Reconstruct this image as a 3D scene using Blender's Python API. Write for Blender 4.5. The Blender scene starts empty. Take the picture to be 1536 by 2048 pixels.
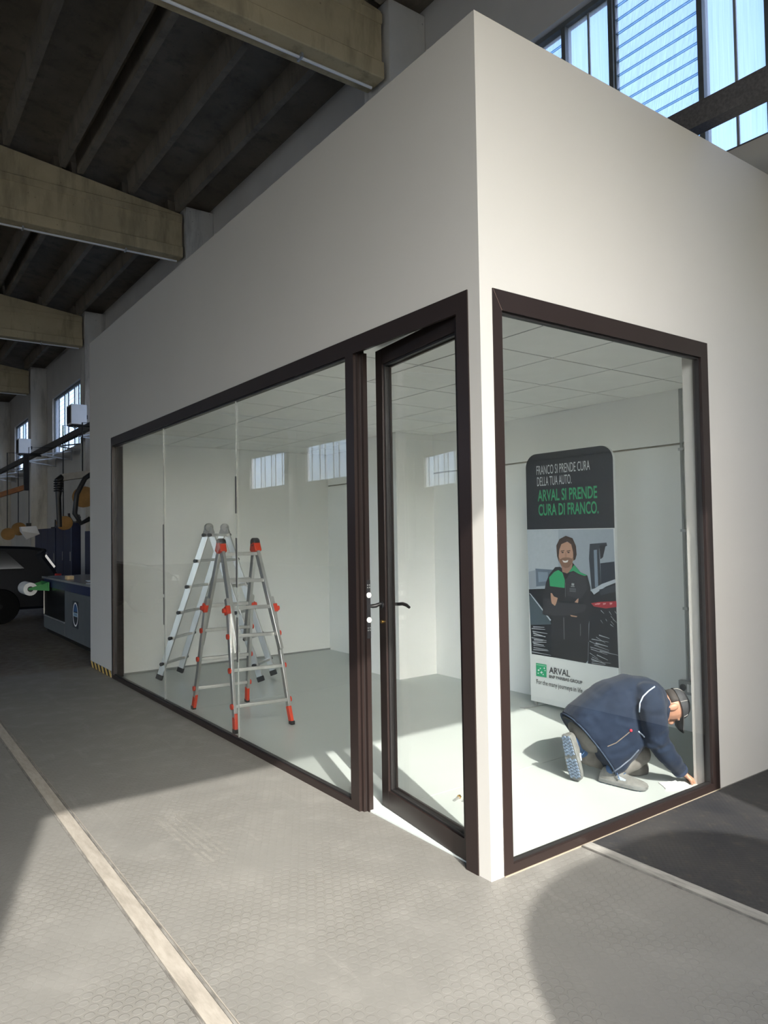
import bpy, bmesh, math, random
from mathutils import Vector, Matrix, noise

# ---------------------------------------------------------------- camera
SC = bpy.context.scene
COL = SC.collection
CAM_POS = Vector((-2.2857, -2.3810, 1.56))
FWD = Vector((0.586757, 0.80919, 0.0304577))
RGT = Vector((0.8097487, -0.5865557, -0.0161085))
UPV = Vector((-0.0048303, -0.0341148, 0.9994063))
cd = bpy.data.cameras.new('camera')
cd.sensor_fit = 'HORIZONTAL'; cd.sensor_width = 36.0
cd.lens = 36.0 * 1443.66 / 1536.0
cd.clip_start = 0.05; cd.clip_end = 400
cam = bpy.data.objects.new('camera', cd)
COL.objects.link(cam)
M = Matrix((RGT, UPV, -FWD)).transposed().to_4x4()
M.translation = CAM_POS
cam.matrix_world = M
SC.camera = cam

# ---------------------------------------------------------------- light
SUN_AZ = Vector((0.303, 0.953, 0)).normalized()
SUN_TAN = 0.764
world = bpy.data.worlds.new('sky'); SC.world = world
world.use_nodes = True
wn = world.node_tree.nodes; wl = world.node_tree.links
wn.clear()
wo = wn.new('ShaderNodeOutputWorld'); bg = wn.new('ShaderNodeBackground')
sky = wn.new('ShaderNodeTexSky'); sky.sky_type = 'NISHITA'; sky.sun_disc = False
sky.sun_elevation = math.atan(SUN_TAN); sky.sun_rotation = math.atan2(-SUN_AZ.x, -SUN_AZ.y)
sky.air_density = 0.9; sky.dust_density = 3.8; sky.ozone_density = 0.5; sky.altitude = 100
wm = wn.new('ShaderNodeMix'); wm.data_type = 'RGBA'; wm.blend_type = 'MULTIPLY'; wm.inputs[0].default_value = 1.0
wm.inputs[7].default_value = (0.905, 1.0, 1.09, 1)
wl.new(sky.outputs[0], wm.inputs[6]); wl.new(wm.outputs[2], bg.inputs['Color']); wl.new(bg.outputs[0], wo.inputs['Surface'])
bg.inputs['Strength'].default_value = 0.44
sd = bpy.data.lights.new('sun', 'SUN'); sd.energy = 3.6; sd.angle = math.radians(0.6)
sd.color = (1.0, 0.955, 0.89)
sun = bpy.data.objects.new('sun', sd); COL.objects.link(sun)
sun.rotation_euler = (SUN_AZ + Vector((0, 0, -SUN_TAN))).to_track_quat('-Z', 'Y').to_euler()
sun.location = (-4, -12, 12)
SC.view_settings.view_transform = 'Standard'
SC.view_settings.look = 'None'
SC.view_settings.gamma = 1.0
SC.view_settings.use_curve_mapping = False
SC.view_settings.exposure = 1.45
SC.cycles.max_bounces = 18
SC.cycles.diffuse_bounces = 14
SC.cycles.transparent_max_bounces = 24
SC.cycles.sample_clamp_indirect = 6.0

R = random.Random(7)
PI = math.pi

# ---------------------------------------------------------------- helpers
class MB:
    def __init__(s): s.v = []; s.f = []
    def add(s, vs, fs):
        o = len(s.v); s.v += [tuple(v) for v in vs]; s.f += [tuple(i + o for i in f) for f in fs]; return s
    def box(s, x0, x1, y0, y1, z0, z1):
        return s.add([(x0,y0,z0),(x1,y0,z0),(x1,y1,z0),(x0,y1,z0),(x0,y0,z1),(x1,y0,z1),(x1,y1,z1),(x0,y1,z1)],
                     [(0,3,2,1),(4,5,6,7),(0,1,5,4),(1,2,6,5),(2,3,7,6),(3,0,4,7)])
    def obox(s, c, ax, ay, az):   # centre and three half-axis vectors
        c = Vector(c); vs = []
        for k in (-1, 1):
            for a, b in ((-1,-1),(1,-1),(1,1),(-1,1)):
                vs.append(c + Vector(ax)*a + Vector(ay)*b + Vector(az)*k)
        return s.add(vs, [(0,3,2,1),(4,5,6,7),(0,1,5,4),(1,2,6,5),(2,3,7,6),(3,0,4,7)])
    def bar(s, a, b, w, h, up=(0,0,1)):   # rectangular bar from a to b
        a = Vector(a); b = Vector(b); d = (b-a); L = d.length; d.normalize()
        sd_ = d.cross(Vector(up)); 
        if sd_.length < 1e-4: sd_ = d.cross(Vector((1,0,0)))
        sd_.normalize(); u_ = sd_.cross(d)
        return s.obox((a+b)/2, sd_*w/2, u_*h/2, d*L/2)
    def tube(s, pts, rad, n=8, cap=True):
        pts = [Vector(q) for q in pts]; m = len(pts)
        rs = rad if isinstance(rad, (list, tuple)) else [rad]*m
        t0 = (pts[1]-pts[0]).normalized()
        nrm = t0.orthogonal().normalized(); rings = []
        for i, q in enumerate(pts):
            t = (pts[min(i+1,m-1)] - pts[max(i-1,0)]).normalized()
            nrm = (nrm - t*nrm.dot(t)).normalized(); bn = t.cross(nrm)
            rings.append([q + (nrm*math.cos(2*PI*k/n) + bn*math.sin(2*PI*k/n))*rs[i] for k in range(n)])
        vs = [v for r in rings for v in r]; fs = []
        for i in range(m-1):
            for k in range(n):
                a = i*n+k; b = i*n+(k+1)%n
                fs.append((a, b, b+n, a+n))
        if cap: fs.append(tuple(range(n-1,-1,-1))); fs.append(tuple((m-1)*n+k for k in range(n)))
        return s.add(vs, fs)
    def loft(s, rings, cap=True):
        n = len(rings[0]); m = len(rings); fs = []
        for i in range(m-1):
            for k in range(n):
                a = i*n+k; b = i*n+(k+1)%n
                fs.append((a, b, b+n, a+n))
        if cap: fs.append(tuple(range(n-1,-1,-1))); fs.append(tuple((m-1)*n+k for k in range(n)))
        return s.add([v for r in rings for v in r], fs)
    def prism(s, poly, off):   # polygon (3d points) extruded along off
        off = Vector(off); n = len(poly)
        vs = [Vector(q) for q in poly] + [Vector(q)+off for q in poly]
        fs = [tuple(range(n-1,-1,-1)), tuple(range(n, 2*n))] + [(k,(k+1)%n,(k+1)%n+n,k+n) for k in range(n)]
        return s.add(vs, fs)
    def lathe(s, prof, c, axis='z', n=20):  # prof: (radius, height)
        rings = []
        for r, h in prof:
            ring = []
            for k in range(n):
                a = 2*PI*k/n; q = (r*math.cos(a), r*math.sin(a), h)
                if axis == 'y': q = (q[0], q[2], -q[1])
                if axis == 'x': q = (q[2], q[0], q[1])
                ring.append(Vector(c)+Vector(q))
            rings.append(ring)
        return s.loft(rings)
    def ell(s, c, r, n=14, m=9, rot=None):
        rings = []
        for i in range(1, m):
            t = PI*i/m
            ring = []
            for k in range(n):
                a = 2*PI*k/n
                q = Vector((r[0]*math.sin(t)*math.cos(a), r[1]*math.sin(t)*math.sin(a), -r[2]*math.cos(t)))
                if rot: q = rot @ q
                ring.append(Vector(c)+q)
            rings.append(ring)
        return s.loft(rings)
    def build(s, name, mat, parent=None, smooth=False, bevel=0, loc=None, segs=2):
        me = bpy.data.meshes.new(name)
        me.from_pydata(s.v, [], s.f); me.update()
        bm = bmesh.new(); bm.from_mesh(me); bmesh.ops.recalc_face_normals(bm, faces=bm.faces)
        bm.to_mesh(me); bm.free()
        if mat: me.materials.append(mat)
        o = bpy.data.objects.new(name, me); COL.objects.link(o)
        if smooth:
            for pl in me.polygons: pl.use_smooth = True
            me.set_sharp_from_angle(angle=math.radians(38))
        if parent: o.parent = parent
        if loc: o.location = loc
        if bevel:
            b = o.modifiers.new('bevel', 'BEVEL'); b.width = bevel; b.segments = segs; b.limit_method = 'ANGLE'
            for pl in me.polygons: pl.use_smooth = True
            me.set_sharp_from_angle(angle=math.radians(60))
        return o
def bx(*a): return MB().box(*a)
def tag(o, label=None, cat=None, group=None, kind=None):
    if label: o['label'] = label
    if cat: o['category'] = cat
    if group: o['group'] = group
    if kind: o['kind'] = kind
    return o
def struct(o, label, cat): return tag(o, label, cat, kind='structure')
def empty(name, loc=(0,0,0), rz=0):
    o = bpy.data.objects.new(name, None); COL.objects.link(o)
    o.location = loc; o.rotation_euler = (0,0,rz); o.empty_display_size = 0.1
    return o
def copy_tree(o, parent=None):
    c = o.copy(); COL.objects.link(c); c.parent = parent
    for ch in list(o.children): copy_tree(ch, c)
    return c

# ---------------------------------------------------------------- materials
MATS = {}
def base(name):
    m = bpy.data.materials.new(name); m.use_nodes = True
    nt = m.node_tree; nt.nodes.clear()
    out = nt.nodes.new('ShaderNodeOutputMaterial')
    return m, nt, out
def L(nt, a, b): nt.links.new(a, b)
def mix_rgb(nt, fac, a, b, mode='MIX'):
    n = nt.nodes.new('ShaderNodeMix'); n.data_type = 'RGBA'; n.blend_type = mode
    for i, v in ((0, fac), (6, a), (7, b)):
        if hasattr(v, 'links'): L(nt, v, n.inputs[i])
        else: n.inputs[i].default_value = v if i == 0 else (v if len(v) == 4 else (*v, 1))
    return n.outputs[2]
def mth(nt, op, a, b=None, clamp=False):
    n = nt.nodes.new('ShaderNodeMath'); n.operation = op; n.use_clamp = clamp
    for i, v in ((0, a), (1, b)):
        if v is None: continue
        if hasattr(v, 'links'): L(nt, v, n.inputs[i])
        else: n.inputs[i].default_value = v
    return n.outputs[0]
def coords(nt): return nt.nodes.new('ShaderNodeTexCoord').outputs['Object']
def noise_n(nt, co, scale, detail=4, rough=0.55, stretch=None):
    if stretch:
        mp = nt.nodes.new('ShaderNodeMapping'); L(nt, co, mp.inputs[0]); mp.inputs['Scale'].default_value = stretch; co = mp.outputs[0]
    n = nt.nodes.new('ShaderNodeTexNoise'); L(nt, co, n.inputs['Vector'])
    n.inputs['Scale'].default_value = scale; n.inputs['Detail'].default_value = detail; n.inputs['Roughness'].default_value = rough
    return n.outputs['Fac']
def ramp(nt, fac, stops):
    n = nt.nodes.new('ShaderNodeValToRGB'); L(nt, fac, n.inputs[0])
    e = n.color_ramp.elements
    while len(e) < len(stops): e.new(0.5)
    for i, (q, c) in enumerate(stops):
        e[i].position = q; e[i].color = c if len(c) == 4 else (*c, 1)
    return n.outputs[0]
def principled(nt, out, col=None, rough=0.5, metal=0, spec=0.5):
    b = nt.nodes.new('ShaderNodeBsdfPrincipled')
    if col is not None:
        if hasattr(col, 'links'): L(nt, col, b.inputs['Base Color'])
        else: b.inputs['Base Color'].default_value = (*col, 1)
    if hasattr(rough, 'links'): L(nt, rough, b.inputs['Roughness'])
    else: b.inputs['Roughness'].default_value = rough
    b.inputs['Metallic'].default_value = metal
    b.inputs['Specular IOR Level'].default_value = spec
    L(nt, b.outputs[0], out.inputs['Surface'])
    return b
def bump(nt, bsdf, h, strength=0.3, dist=0.01):
    n = nt.nodes.new('ShaderNodeBump'); L(nt, h, n.inputs['Height'])
    n.inputs['Strength'].default_value = strength; n.inputs['Distance'].default_value = dist
    L(nt, n.outputs[0], bsdf.inputs['Normal'])
def mat(name, col, rough=0.5, metal=0, var=0.12, scale=6, bmp=0.0, bscale=80, spec=0.5, stretch=None):
    if name in MATS: return MATS[name]
    m, nt, out = base(name)
    co = coords(nt); f = noise_n(nt, co, scale, stretch=stretch)
    c = ramp(nt, f, [(0.25, tuple(x*(1-var) for x in col)), (0.75, tuple(min(1, x*(1+var)) for x in col))])
    b = principled(nt, out, c, rough, metal, spec)
    if bmp: bump(nt, b, noise_n(nt, co, bscale, 3), bmp, 0.004)
    MATS[name] = m
    return m
def glass_mat(name, tint, extra=0.0):
    m, nt, out = base(name)
    g = nt.nodes.new('ShaderNodeNewGeometry')
    d = nt.nodes.new('ShaderNodeVectorMath'); d.operation = 'DOT_PRODUCT'
    L(nt, g.outputs['Normal'], d.inputs[0]); L(nt, g.outputs['Incoming'], d.inputs[1])
    a = mth(nt, 'ABSOLUTE', d.outputs['Value'])
    k = mth(nt, 'POWER', mth(nt, 'SUBTRACT', 1.0, a, True), 5.0)
    fr = mth(nt, 'ADD', mth(nt, 'MULTIPLY', k, 0.955), 0.045 + extra, True)
    tr = nt.nodes.new('ShaderNodeBsdfTransparent'); tr.inputs[0].default_value = (*tint, 1)
    gl = nt.nodes.new('ShaderNodeBsdfGlossy'); gl.inputs['Roughness'].default_value = 0.0
    mx = nt.nodes.new('ShaderNodeMixShader'); L(nt, fr, mx.inputs[0]); L(nt, tr.outputs[0], mx.inputs[1]); L(nt, gl.outputs[0], mx.inputs[2])
    L(nt, mx.outputs[0], out.inputs['Surface'])
    MATS[name] = m
    return m

GLASS = glass_mat('clear_glass', (0.985, 0.992, 0.987))
def frosted():
    m, nt, out = base('wired_glass')
    co = coords(nt)
    w = noise_n(nt, co, 30, 2, stretch=(1, 3, 0.05))
    c = ramp(nt, w, [(0.3, (0.68, 0.70, 0.75)), (0.7, (0.76, 0.775, 0.82))])
    tr = nt.nodes.new('ShaderNodeBsdfTransparent'); L(nt, c, tr.inputs[0])
    tl = nt.nodes.new('ShaderNodeBsdfTranslucent'); L(nt, c, tl.inputs[0])
    mx = nt.nodes.new('ShaderNodeMixShader'); mx.inputs[0].default_value = 0.2
    L(nt, tr.outputs[0], mx.inputs[1]); L(nt, tl.outputs[0], mx.inputs[2]); L(nt, mx.outputs[0], out.inputs['Surface'])
    return m
FROST = frosted()
def edge_glass():
    m, nt, out = base('louvre_edge')
    co = coords(nt)
    c = ramp(nt, noise_n(nt, co, 12, 2), [(0.3, (0.50, 0.60, 0.64)), (0.7, (0.60, 0.69, 0.73))])
    tr = nt.nodes.new('ShaderNodeBsdfTransparent'); L(nt, c, tr.inputs[0])
    df_ = nt.nodes.new('ShaderNodeBsdfDiffuse'); df_.inputs[0].default_value = (0.5, 0.58, 0.6, 1)
    mx = nt.nodes.new('ShaderNodeMixShader'); mx.inputs[0].default_value = 0.2
    L(nt, tr.outputs[0], mx.inputs[1]); L(nt, df_.outputs[0], mx.inputs[2]); L(nt, mx.outputs[0], out.inputs['Surface'])
    MATS['louvre_edge'] = m
edge_glass()
def plaster(name, col, dirt=0.06):
    m, nt, out = base(name); co = coords(nt)
    f = noise_n(nt, co, 1.3, 5); g = noise_n(nt, co, 14, 4)
    c = ramp(nt, f, [(0.3, tuple(x*(1-dirt) for x in col)), (0.7, col)])
    b = principled(nt, out, c, 0.75, 0, 0.25)
    bump(nt, b, g, 0.05, 0.003)
    MATS[name] = m; return m
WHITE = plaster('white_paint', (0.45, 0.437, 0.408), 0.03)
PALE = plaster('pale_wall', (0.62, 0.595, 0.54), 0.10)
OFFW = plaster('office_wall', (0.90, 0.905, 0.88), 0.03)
def concrete(name, col, stain=0.35):
    m, nt, out = base(name); co = coords(nt)
    f = noise_n(nt, co, 1.1, 6, 0.6); s = noise_n(nt, co, 3.5, 5, 0.65, stretch=(1, 1, 0.18)); g = noise_n(nt, co, 22, 4)
    c1 = ramp(nt, f, [(0.3, tuple(x*(1-stain) for x in col)), (0.65, col)])
    c2 = mix_rgb(nt, ramp(nt, s, [(0.5, (0,0,0)), (0.72, (1,1,1))]), c1, tuple(x*0.55 for x in col))
    v = nt.nodes.new('ShaderNodeTexVoronoi'); L(nt, co, v.inputs['Vector']); v.inputs['Scale'].default_value = 7
    pit = mth(nt, 'LESS_THAN', v.outputs['Distance'], 0.07)
    c3 = mix_rgb(nt, mth(nt, 'MULTIPLY', pit, 0.6), c2, tuple(x*0.3 for x in col))
    b = principled(nt, out, c3, 0.85, 0, 0.2)
    bump(nt, b, g, 0.25, 0.01)
    MATS[name] = m; return m
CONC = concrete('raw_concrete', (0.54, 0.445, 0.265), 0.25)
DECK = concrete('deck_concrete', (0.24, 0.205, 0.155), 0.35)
COLM = concrete('painted_column', (0.66, 0.64, 0.58), 0.12)

def studded():
    m, nt, out = base('studded_rubber'); co = coords(nt)
    sp = nt.nodes.new('ShaderNodeSeparateXYZ'); L(nt, co, sp.inputs[0])
    P = 0.044
    def lattice(ox, oy):
        u = mth(nt, 'SUBTRACT', mth(nt, 'FRACT', mth(nt, 'ADD', mth(nt, 'DIVIDE', sp.outputs[0], P), ox)), 0.5)
        v = mth(nt, 'MULTIPLY', mth(nt, 'SUBTRACT', mth(nt, 'FRACT', mth(nt, 'ADD', mth(nt, 'DIVIDE', sp.outputs[1], P*1.732), oy)), 0.5), 1.732)
        return mth(nt, 'SQRT', mth(nt, 'ADD', mth(nt, 'MULTIPLY', u, u), mth(nt, 'MULTIPLY', v, v)))
    d = mth(nt, 'MINIMUM', lattice(100.0, 100.0), lattice(100.5, 100.5))
    rim = ramp(nt, d, [(0.30, (0.75,)*3), (0.355, (1,)*3), (0.40, (0.0,)*3), (0.47, (0.05,)*3)])
    big = noise_n(nt, co, 0.55, 6, 0.6); med = noise_n(nt, co, 5, 6, 0.65); fine = noise_n(nt, co, 60, 3)
    c = ramp(nt, big, [(0.32, (0.112, 0.110, 0.101)), (0.70, (0.163, 0.159, 0.146))])
    c = mix_rgb(nt, ramp(nt, med, [(0.5, (0,)*3), (0.75, (0.5,)*3)]), c, (0.20, 0.195, 0.178))
    wear = ramp(nt, noise_n(nt, co, 1.6, 5, 0.6), [(0.38, (0.15,)*3), (0.62, (1,)*3)])
    k = mth(nt, 'MULTIPLY', mth(nt, 'SUBTRACT', 1.0, rim), mth(nt, 'MULTIPLY', wear, 0.45))
    c = mix_rgb(nt, k, c, (0.12, 0.115, 0.10))
    c = mix_rgb(nt, mth(nt, 'MULTIPLY', fine, 0.18), c, (0.21, 0.205, 0.188))
    # long tyre scuffs
    sc_ = noise_n(nt, co, 2.2, 5, 0.7, stretch=(5, 0.5, 1))
    c = mix_rgb(nt, ramp(nt, sc_, [(0.60, (0,)*3), (0.75, (0.35,)*3)]), c, (0.24, 0.233, 0.213))
    b = principled(nt, out, c, ramp(nt, med, [(0.3, (0.42,)*3), (0.7, (0.62,)*3)]), 0, 0.4)
    bump(nt, b, mth(nt, 'MULTIPLY', rim, wear), 0.6, 0.0025)
    return m
STUD = studded()
def black_mat():
    m, nt, out = base('black_rubber'); co = coords(nt)
    sp = nt.nodes.new('ShaderNodeSeparateXYZ'); L(nt, co, sp.inputs[0])
    a = mth(nt, 'SINE', mth(nt, 'MULTIPLY', sp.outputs[0], 210.0)); b_ = mth(nt, 'SINE', mth(nt, 'MULTIPLY', sp.outputs[1], 210.0))
    h = mth(nt, 'MULTIPLY', a, b_)
    big = noise_n(nt, co, 1.5, 6, 0.65); med = noise_n(nt, co, 16, 6, 0.75)
    c = ramp(nt, big, [(0.35, (0.016, 0.017, 0.020)), (0.7, (0.034, 0.033, 0.032))])
    c = mix_rgb(nt, ramp(nt, med, [(0.55, (0,)*3), (0.8, (0.8,)*3)]), c, (0.085, 0.074, 0.058))
    b = principled(nt, out, c, 0.6, 0, 0.25); bump(nt, b, h, 0.4, 0.002)
    return m
BLACKMAT = black_mat()
def brown_floor():
    m, nt, out = base('workshop_floor'); co = coords(nt)
    f = noise_n(nt, co, 0.8, 6, 0.65, stretch=(2.2, 0.7, 1)); g = noise_n(nt, co, 9, 5)
    c = ramp(nt, f, [(0.3, (0.075, 0.065, 0.052)), (0.7, (0.16, 0.14, 0.115))])
    b = principled(nt, out, c, ramp(nt, g, [(0.3, (0.3,)*3), (0.7, (0.5,)*3)]), 0, 0.4)
    return m
BROWNF = brown_floor()
VINYL = mat('office_vinyl', (0.47, 0.51, 0.49), 0.32, 0, 0.03, 2)
FRAME = mat('dark_brown_aluminium', (0.021, 0.0135, 0.012), 0.38, 0.25, 0.10, 3)
BEADM = mat('black_gasket', (0.012, 0.011, 0.011), 0.45)
ALU = mat('aluminium', (0.62, 0.62, 0.60), 0.34, 0.9, 0.14, 14, stretch=(1, 1, 0.15))
STEELG = mat('galvanised_steel', (0.46, 0.47, 0.46), 0.45, 0.7, 0.15, 8)
ORANGE = mat('red_plastic', (0.60, 0.045, 0.012), 0.4, 0, 0.08)
BLACKP = mat('black_plastic', (0.012, 0.012, 0.013), 0.4)
GREYP = mat('grey_plastic', (0.30, 0.31, 0.30), 0.5)
WHITEP = mat('white_plastic', (0.80, 0.80, 0.78), 0.4, 0, 0.03)
DKSTEEL = mat('dark_steel', (0.022, 0.022, 0.025), 0.5, 0.3, 0.2)
RAILM = mat('speckled_rail', (0.085, 0.082, 0.085), 0.6, 0.2, 0.35, 60)
WINFR = mat('window_steel', (0.13, 0.14, 0.135), 0.55, 0.2, 0.2)
BRASS = mat('brass', (0.65, 0.40, 0.12), 0.3, 1.0, 0.05)
TILEM = mat('ceiling_tile_board', (0.88, 0.88, 0.86), 0.85, 0, 0.03, 5, 0.1, 200)
GRIDM = mat('ceiling_grid_metal', (0.09, 0.09, 0.085), 0.5, 0.2, 0.05)
SILIC = mat('clear_silicone', (0.28, 0.30, 0.29), 0.3, 0, 0.03)
REFLM = mat('dark_joint_reflection', (0.07, 0.07, 0.07), 0.5)  # dark tone for reflections painted on the glass seams

# ---------------------------------------------------------------- hall shell
XW = 2.885        # window wall, inner face
XO = -16.7        # opposite wall, inner face
YG = -3.54        # gate wall, inner face
YE = 39.0         # far end wall
COLS = [3.80, 9.89, 17.07, 24.40, 31.80]
def roof_z(x): return 7.90 - 0.13*x if x > -6.9 else 7.90 + 0.13*6.9 - 0.13*(-6.9 - x)

fl = struct(bx(XO-.3, XW+.3, YG, 6.90, -0.20, 0).build('floor', STUD), 'worn grey studded rubber floor in front of the white office', 'floor')
fl2 = struct(bx(XO-.3, XW+.3, 6.90, YE+.3, -0.20, 0).build('floor', BROWNF), 'dark brown workshop floor beyond the white office', 'floor')
struct(bx(-60, 60, -70, YG-0.0, -0.25, -0.03).box(-60, XO-.3, YG, 45, -0.25, -0.03).build('ground', mat('asphalt_yard', (0.16, 0.16, 0.155), 0.8, 0, 0.12, 3)), 'grey asphalt yard outside the gate', 'yard')

def wall_with_windows(name, x0, x1, wins, z_s, z_t, label, groove=None, gate=None):
    ys = [YG-.3] + [q for w in wins for q in w] + [YE+.3]
    m = MB()
    ztop = max(roof_z(x0), roof_z(x1)) + 0.6
    if groove:
        m.box(x0, x1, YG-.3, YE+.3, 0, groove-0.008); m.box(x0+0.02, x1, YG-.3, YE+.3, groove-0.008, groove+0.008)
        m.box(x0, x1, YG-.3, YE+.3, groove+0.008, z_s)
    elif gate:  # unseen opening added to let more daylight into the hall
        m.box(x0, x1, YG-.3, gate[0], 0, z_s); m.box(x0, x1, gate[1], YE+.3, 0, z_s); m.box(x0, x1, gate[0], gate[1], gate[2], z_s)
    else: m.box(x0, x1, YG-.3, YE+.3, 0, z_s)
    m.box(x0, x1, YG-.3, YE+.3, z_t, ztop)
    for i in range(0, len(ys), 2): m.box(x0, x1, ys[i], ys[i+1], z_s, z_t)
    return struct(m.build(name, PALE), label, 'wall')
ZS, ZT = 4.34, 6.26
WF, WL = 0.51, 0.81
def segs(y_end, n):
    """panels going towards smaller y from y_end: fixed, louvre, fixed ..."""
    out = []; y = y_end
    for k in range(n):
        w = WF if k % 2 == 0 else WL
        out.append((y-w, y, k % 2)); y -= w
    return out
W_SEGS = [segs(3.22, 9), segs(9.00, 7), segs(16.20, 8), segs(23.55, 8), segs(30.85, 8), segs(37.6, 7)]
wins = [(s[-1][0], s[0][1]) for s in W_SEGS]
wall_with_windows('wall_right', XW, XW+0.22, wins, ZS, ZT, 'pale concrete hall wall with high strip windows', 2.225)
wall_with_windows('wall_left', XO-0.22, XO, wins, ZS, ZT, 'pale concrete hall wall opposite the office with an opening added for light', None, (-2.8, 7.0, 4.2))  # side opening is invented to lift the hall's ambient light
struct(bx(XO-.3, XW+.3, YE, YE+.25, 0, 9.5).build('wall_back', PALE), 'pale far end wall of the workshop hall', 'wall')
# gate wall
GX0, GX1, GH = -3.305, 0.72, 4.70
g = MB(); g.box(XO-.3, GX0, YG-.25, YG, 0, 9.6); g.box(GX1, XW+.3, YG-.25, YG, 0, 9.6); g.box(GX0, GX1, YG-.25, YG, GH, 9.6)
struct(g.build('wall_front', PALE), 'pale end wall around the open workshop gate', 'wall')

# windows of the window wall
WN = 0
def build_window(sg, wx0, wx1, detail, lab, face):
    global WN
    WN += 1
    root = empty('window_%d' % WN, ((wx0+wx1)/2, sg[-1][0], ZS))
    tag(root, lab, 'window', 'high strip windows of the hall', 'structure')
    y0 = sg[-1][0]; W = sg[0][1]-y0; H = ZT-ZS
    f = MB()
    f.box(-.05, .05, 0, W, 0, .045); f.box(-.05, .05, 0, W, H-.045, H)
    f.box(-.05, .05, 0, .04, .045, H-.045); f.box(-.05, .05, W-.04, W, .045, H-.045)
    f.build('window_frame', WINFR, root)
    for i, (a, b, lv) in enumerate(sg):
        a -= y0; b -= y0
        if i < len(sg)-1: bx(-.045 if detail == 2 else -.02, .045 if detail == 2 else .02, a-.022, a+.022, .045, H-.045).build('mullion', WINFR, root)
        if lv and detail == 2:
            n = 15; st = (H-.09)/n
            bx(-.02, .02, a+.022, a+.036, .045, H-.045).build('louvre_rail', WINFR, root)
            bx(-.02, .02, b-.036, b-.022, .045, H-.045).build('louvre_rail', WINFR, root)
            for k in range(n):
                z = .045+st*k
                mb = MB(); mb.obox((0, (a+b)/2, z+st/2), (0.003, 0, 0), (0, (b-a)/2-.036, 0), (0.016*face, 0, st*0.54))
                mb.build('glass_louvre', FROST, root)
                bx(-.012, .012, a+.036, b-.036, z-.0045, z+.0045).build('louvre_edge', MATS.get('louvre_edge') or mat('louvre_edge', (0.52, 0.60, 0.64), 0.4), root)
        else:
            bx(-.003, .003, a+.022, b-.022, .045, H-.045).build('pane', FROST, root)
            if not lv: bx(-.008, .008, (a+b)/2-.010, (a+b)/2+.010, .045, H-.045).build('glazing_bar', GREYP, root)
            elif detail == 1:
                mb = MB(); n = 12
                for k in range(1, n): mb.box(-.004, .004, a+.022, b-.022, .045+(H-.09)*k/n-.004, .045+(H-.09)*k/n+.004)
                mb.build('louvre_edge', MATS.get('louvre_edge') or GREYP, root)
    return root
for i, s in enumerate(W_SEGS):
    where = ['above the roof of the white office', 'behind the white office', 'above the workbench beyond the office', 'beside the second wall column beyond the office', 'near the far end of the hall', 'next to the far end wall'][i]
    build_window(s, XW+.06, XW+.16, 2 if i == 0 else 1, 'high hall window with wired panes and glass louvres ' + where, 1)
for i, s in enumerate(W_SEGS):
    build_window(s, XO-.16, XO-.06, 0 if i in (0, 5) else 1, 'high strip window in the wall opposite the office', -1)

# roof deck, ribs and beams
rd = MB(); T = 0.25
for xa, xb in ((XW+.3, -6.9), (-6.9, XO-.3)):
    rd.prism([(xa, YG-.3, roof_z(xa)), (xb, YG-.3, roof_z(xb)), (xb, YG-.3, roof_z(xb)+T), (xa, YG-.3, roof_z(xa)+T)], (0, YE-YG+.6, 0))
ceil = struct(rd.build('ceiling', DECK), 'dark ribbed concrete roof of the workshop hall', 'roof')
rib_x = []
x = 2.22
while x > -8:
    rib_x += [x, x-.81, x-1.63]; x -= 1.90
YS = [YG] + COLS + [YE]
for j in range(len(YS)-1):
    ya = YS[j] + (0.30 if j else 0); yb = YS[j+1]
    if j >= 4: continue
    for x in rib_x:
        zb = roof_z(x) - 0.30
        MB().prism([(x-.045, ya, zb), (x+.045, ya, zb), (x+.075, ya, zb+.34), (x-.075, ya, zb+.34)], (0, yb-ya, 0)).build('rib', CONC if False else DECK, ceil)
for i, yc in enumerate(COLS):
    yb = yc + 0.04
    b = MB()
    b.box(XO+.5, 2.33, yb, yb+.32, 6.53, 6.72)
    zt = lambda x: roof_z(x) - 0.28
    b.prism([(2.33, yb+.04, 6.70), (-6.9, yb+.04, 6.70), (-6.9, yb+.04, zt(-6.9)), (2.33, yb+.04, zt(2.33))], (0, .24, 0))
    b.prism([(XO+.5, yb+.04, 6.70), (-6.9, yb+.04, 6.70), (-6.9, yb+.04, zt(-6.9)), (XO+.5, yb+.04, zt(XO+.5))], (0, .24, 0))
    b.box(XO+.5, 2.33, yb+.02, yb+.30, 7.16, 7.28)
    near = ['nearest the gate, above the white office', 'above the far end of the white office', 'beyond the white office', 'deep in the hall', 'near the far end wall'][i]
    struct(b.build('roof_beam', CONC, bevel=0.012), 'stained precast concrete roof beam ' + near, 'beam')
    c = bx(2.37, XW, yc, yc+.5, 0, roof_z(2.6)-.12)
    struct(c.build('column', COLM, bevel=0.012), 'pale painted concrete wall column carrying the roof beam ' + near, 'column')
    struct(bx(XO, XO+.5, yc, yc+.5, 0, roof_z(XO)-.12).build('column', COLM), 'pale concrete column in the wall opposite the office', 'column')
    # conduit under the beam
    cr = empty('conduit_pipe', (2.27, yb+.17, 6.50))
    tag(cr, 'thin pale conduit pipe under the beam ' + near, 'pipe', 'conduits under the roof beams')
    MB().tube([(0,0,0), (-10.5,0,0)], 0.016, 8).build('pipe', WHITEP, cr, True)
    for k in range(6): MB().box(-.9-1.6*k-.012, -.9-1.6*k+.012, -.05, .05, -.02, .028).build('clip', STEELG, cr)

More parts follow.
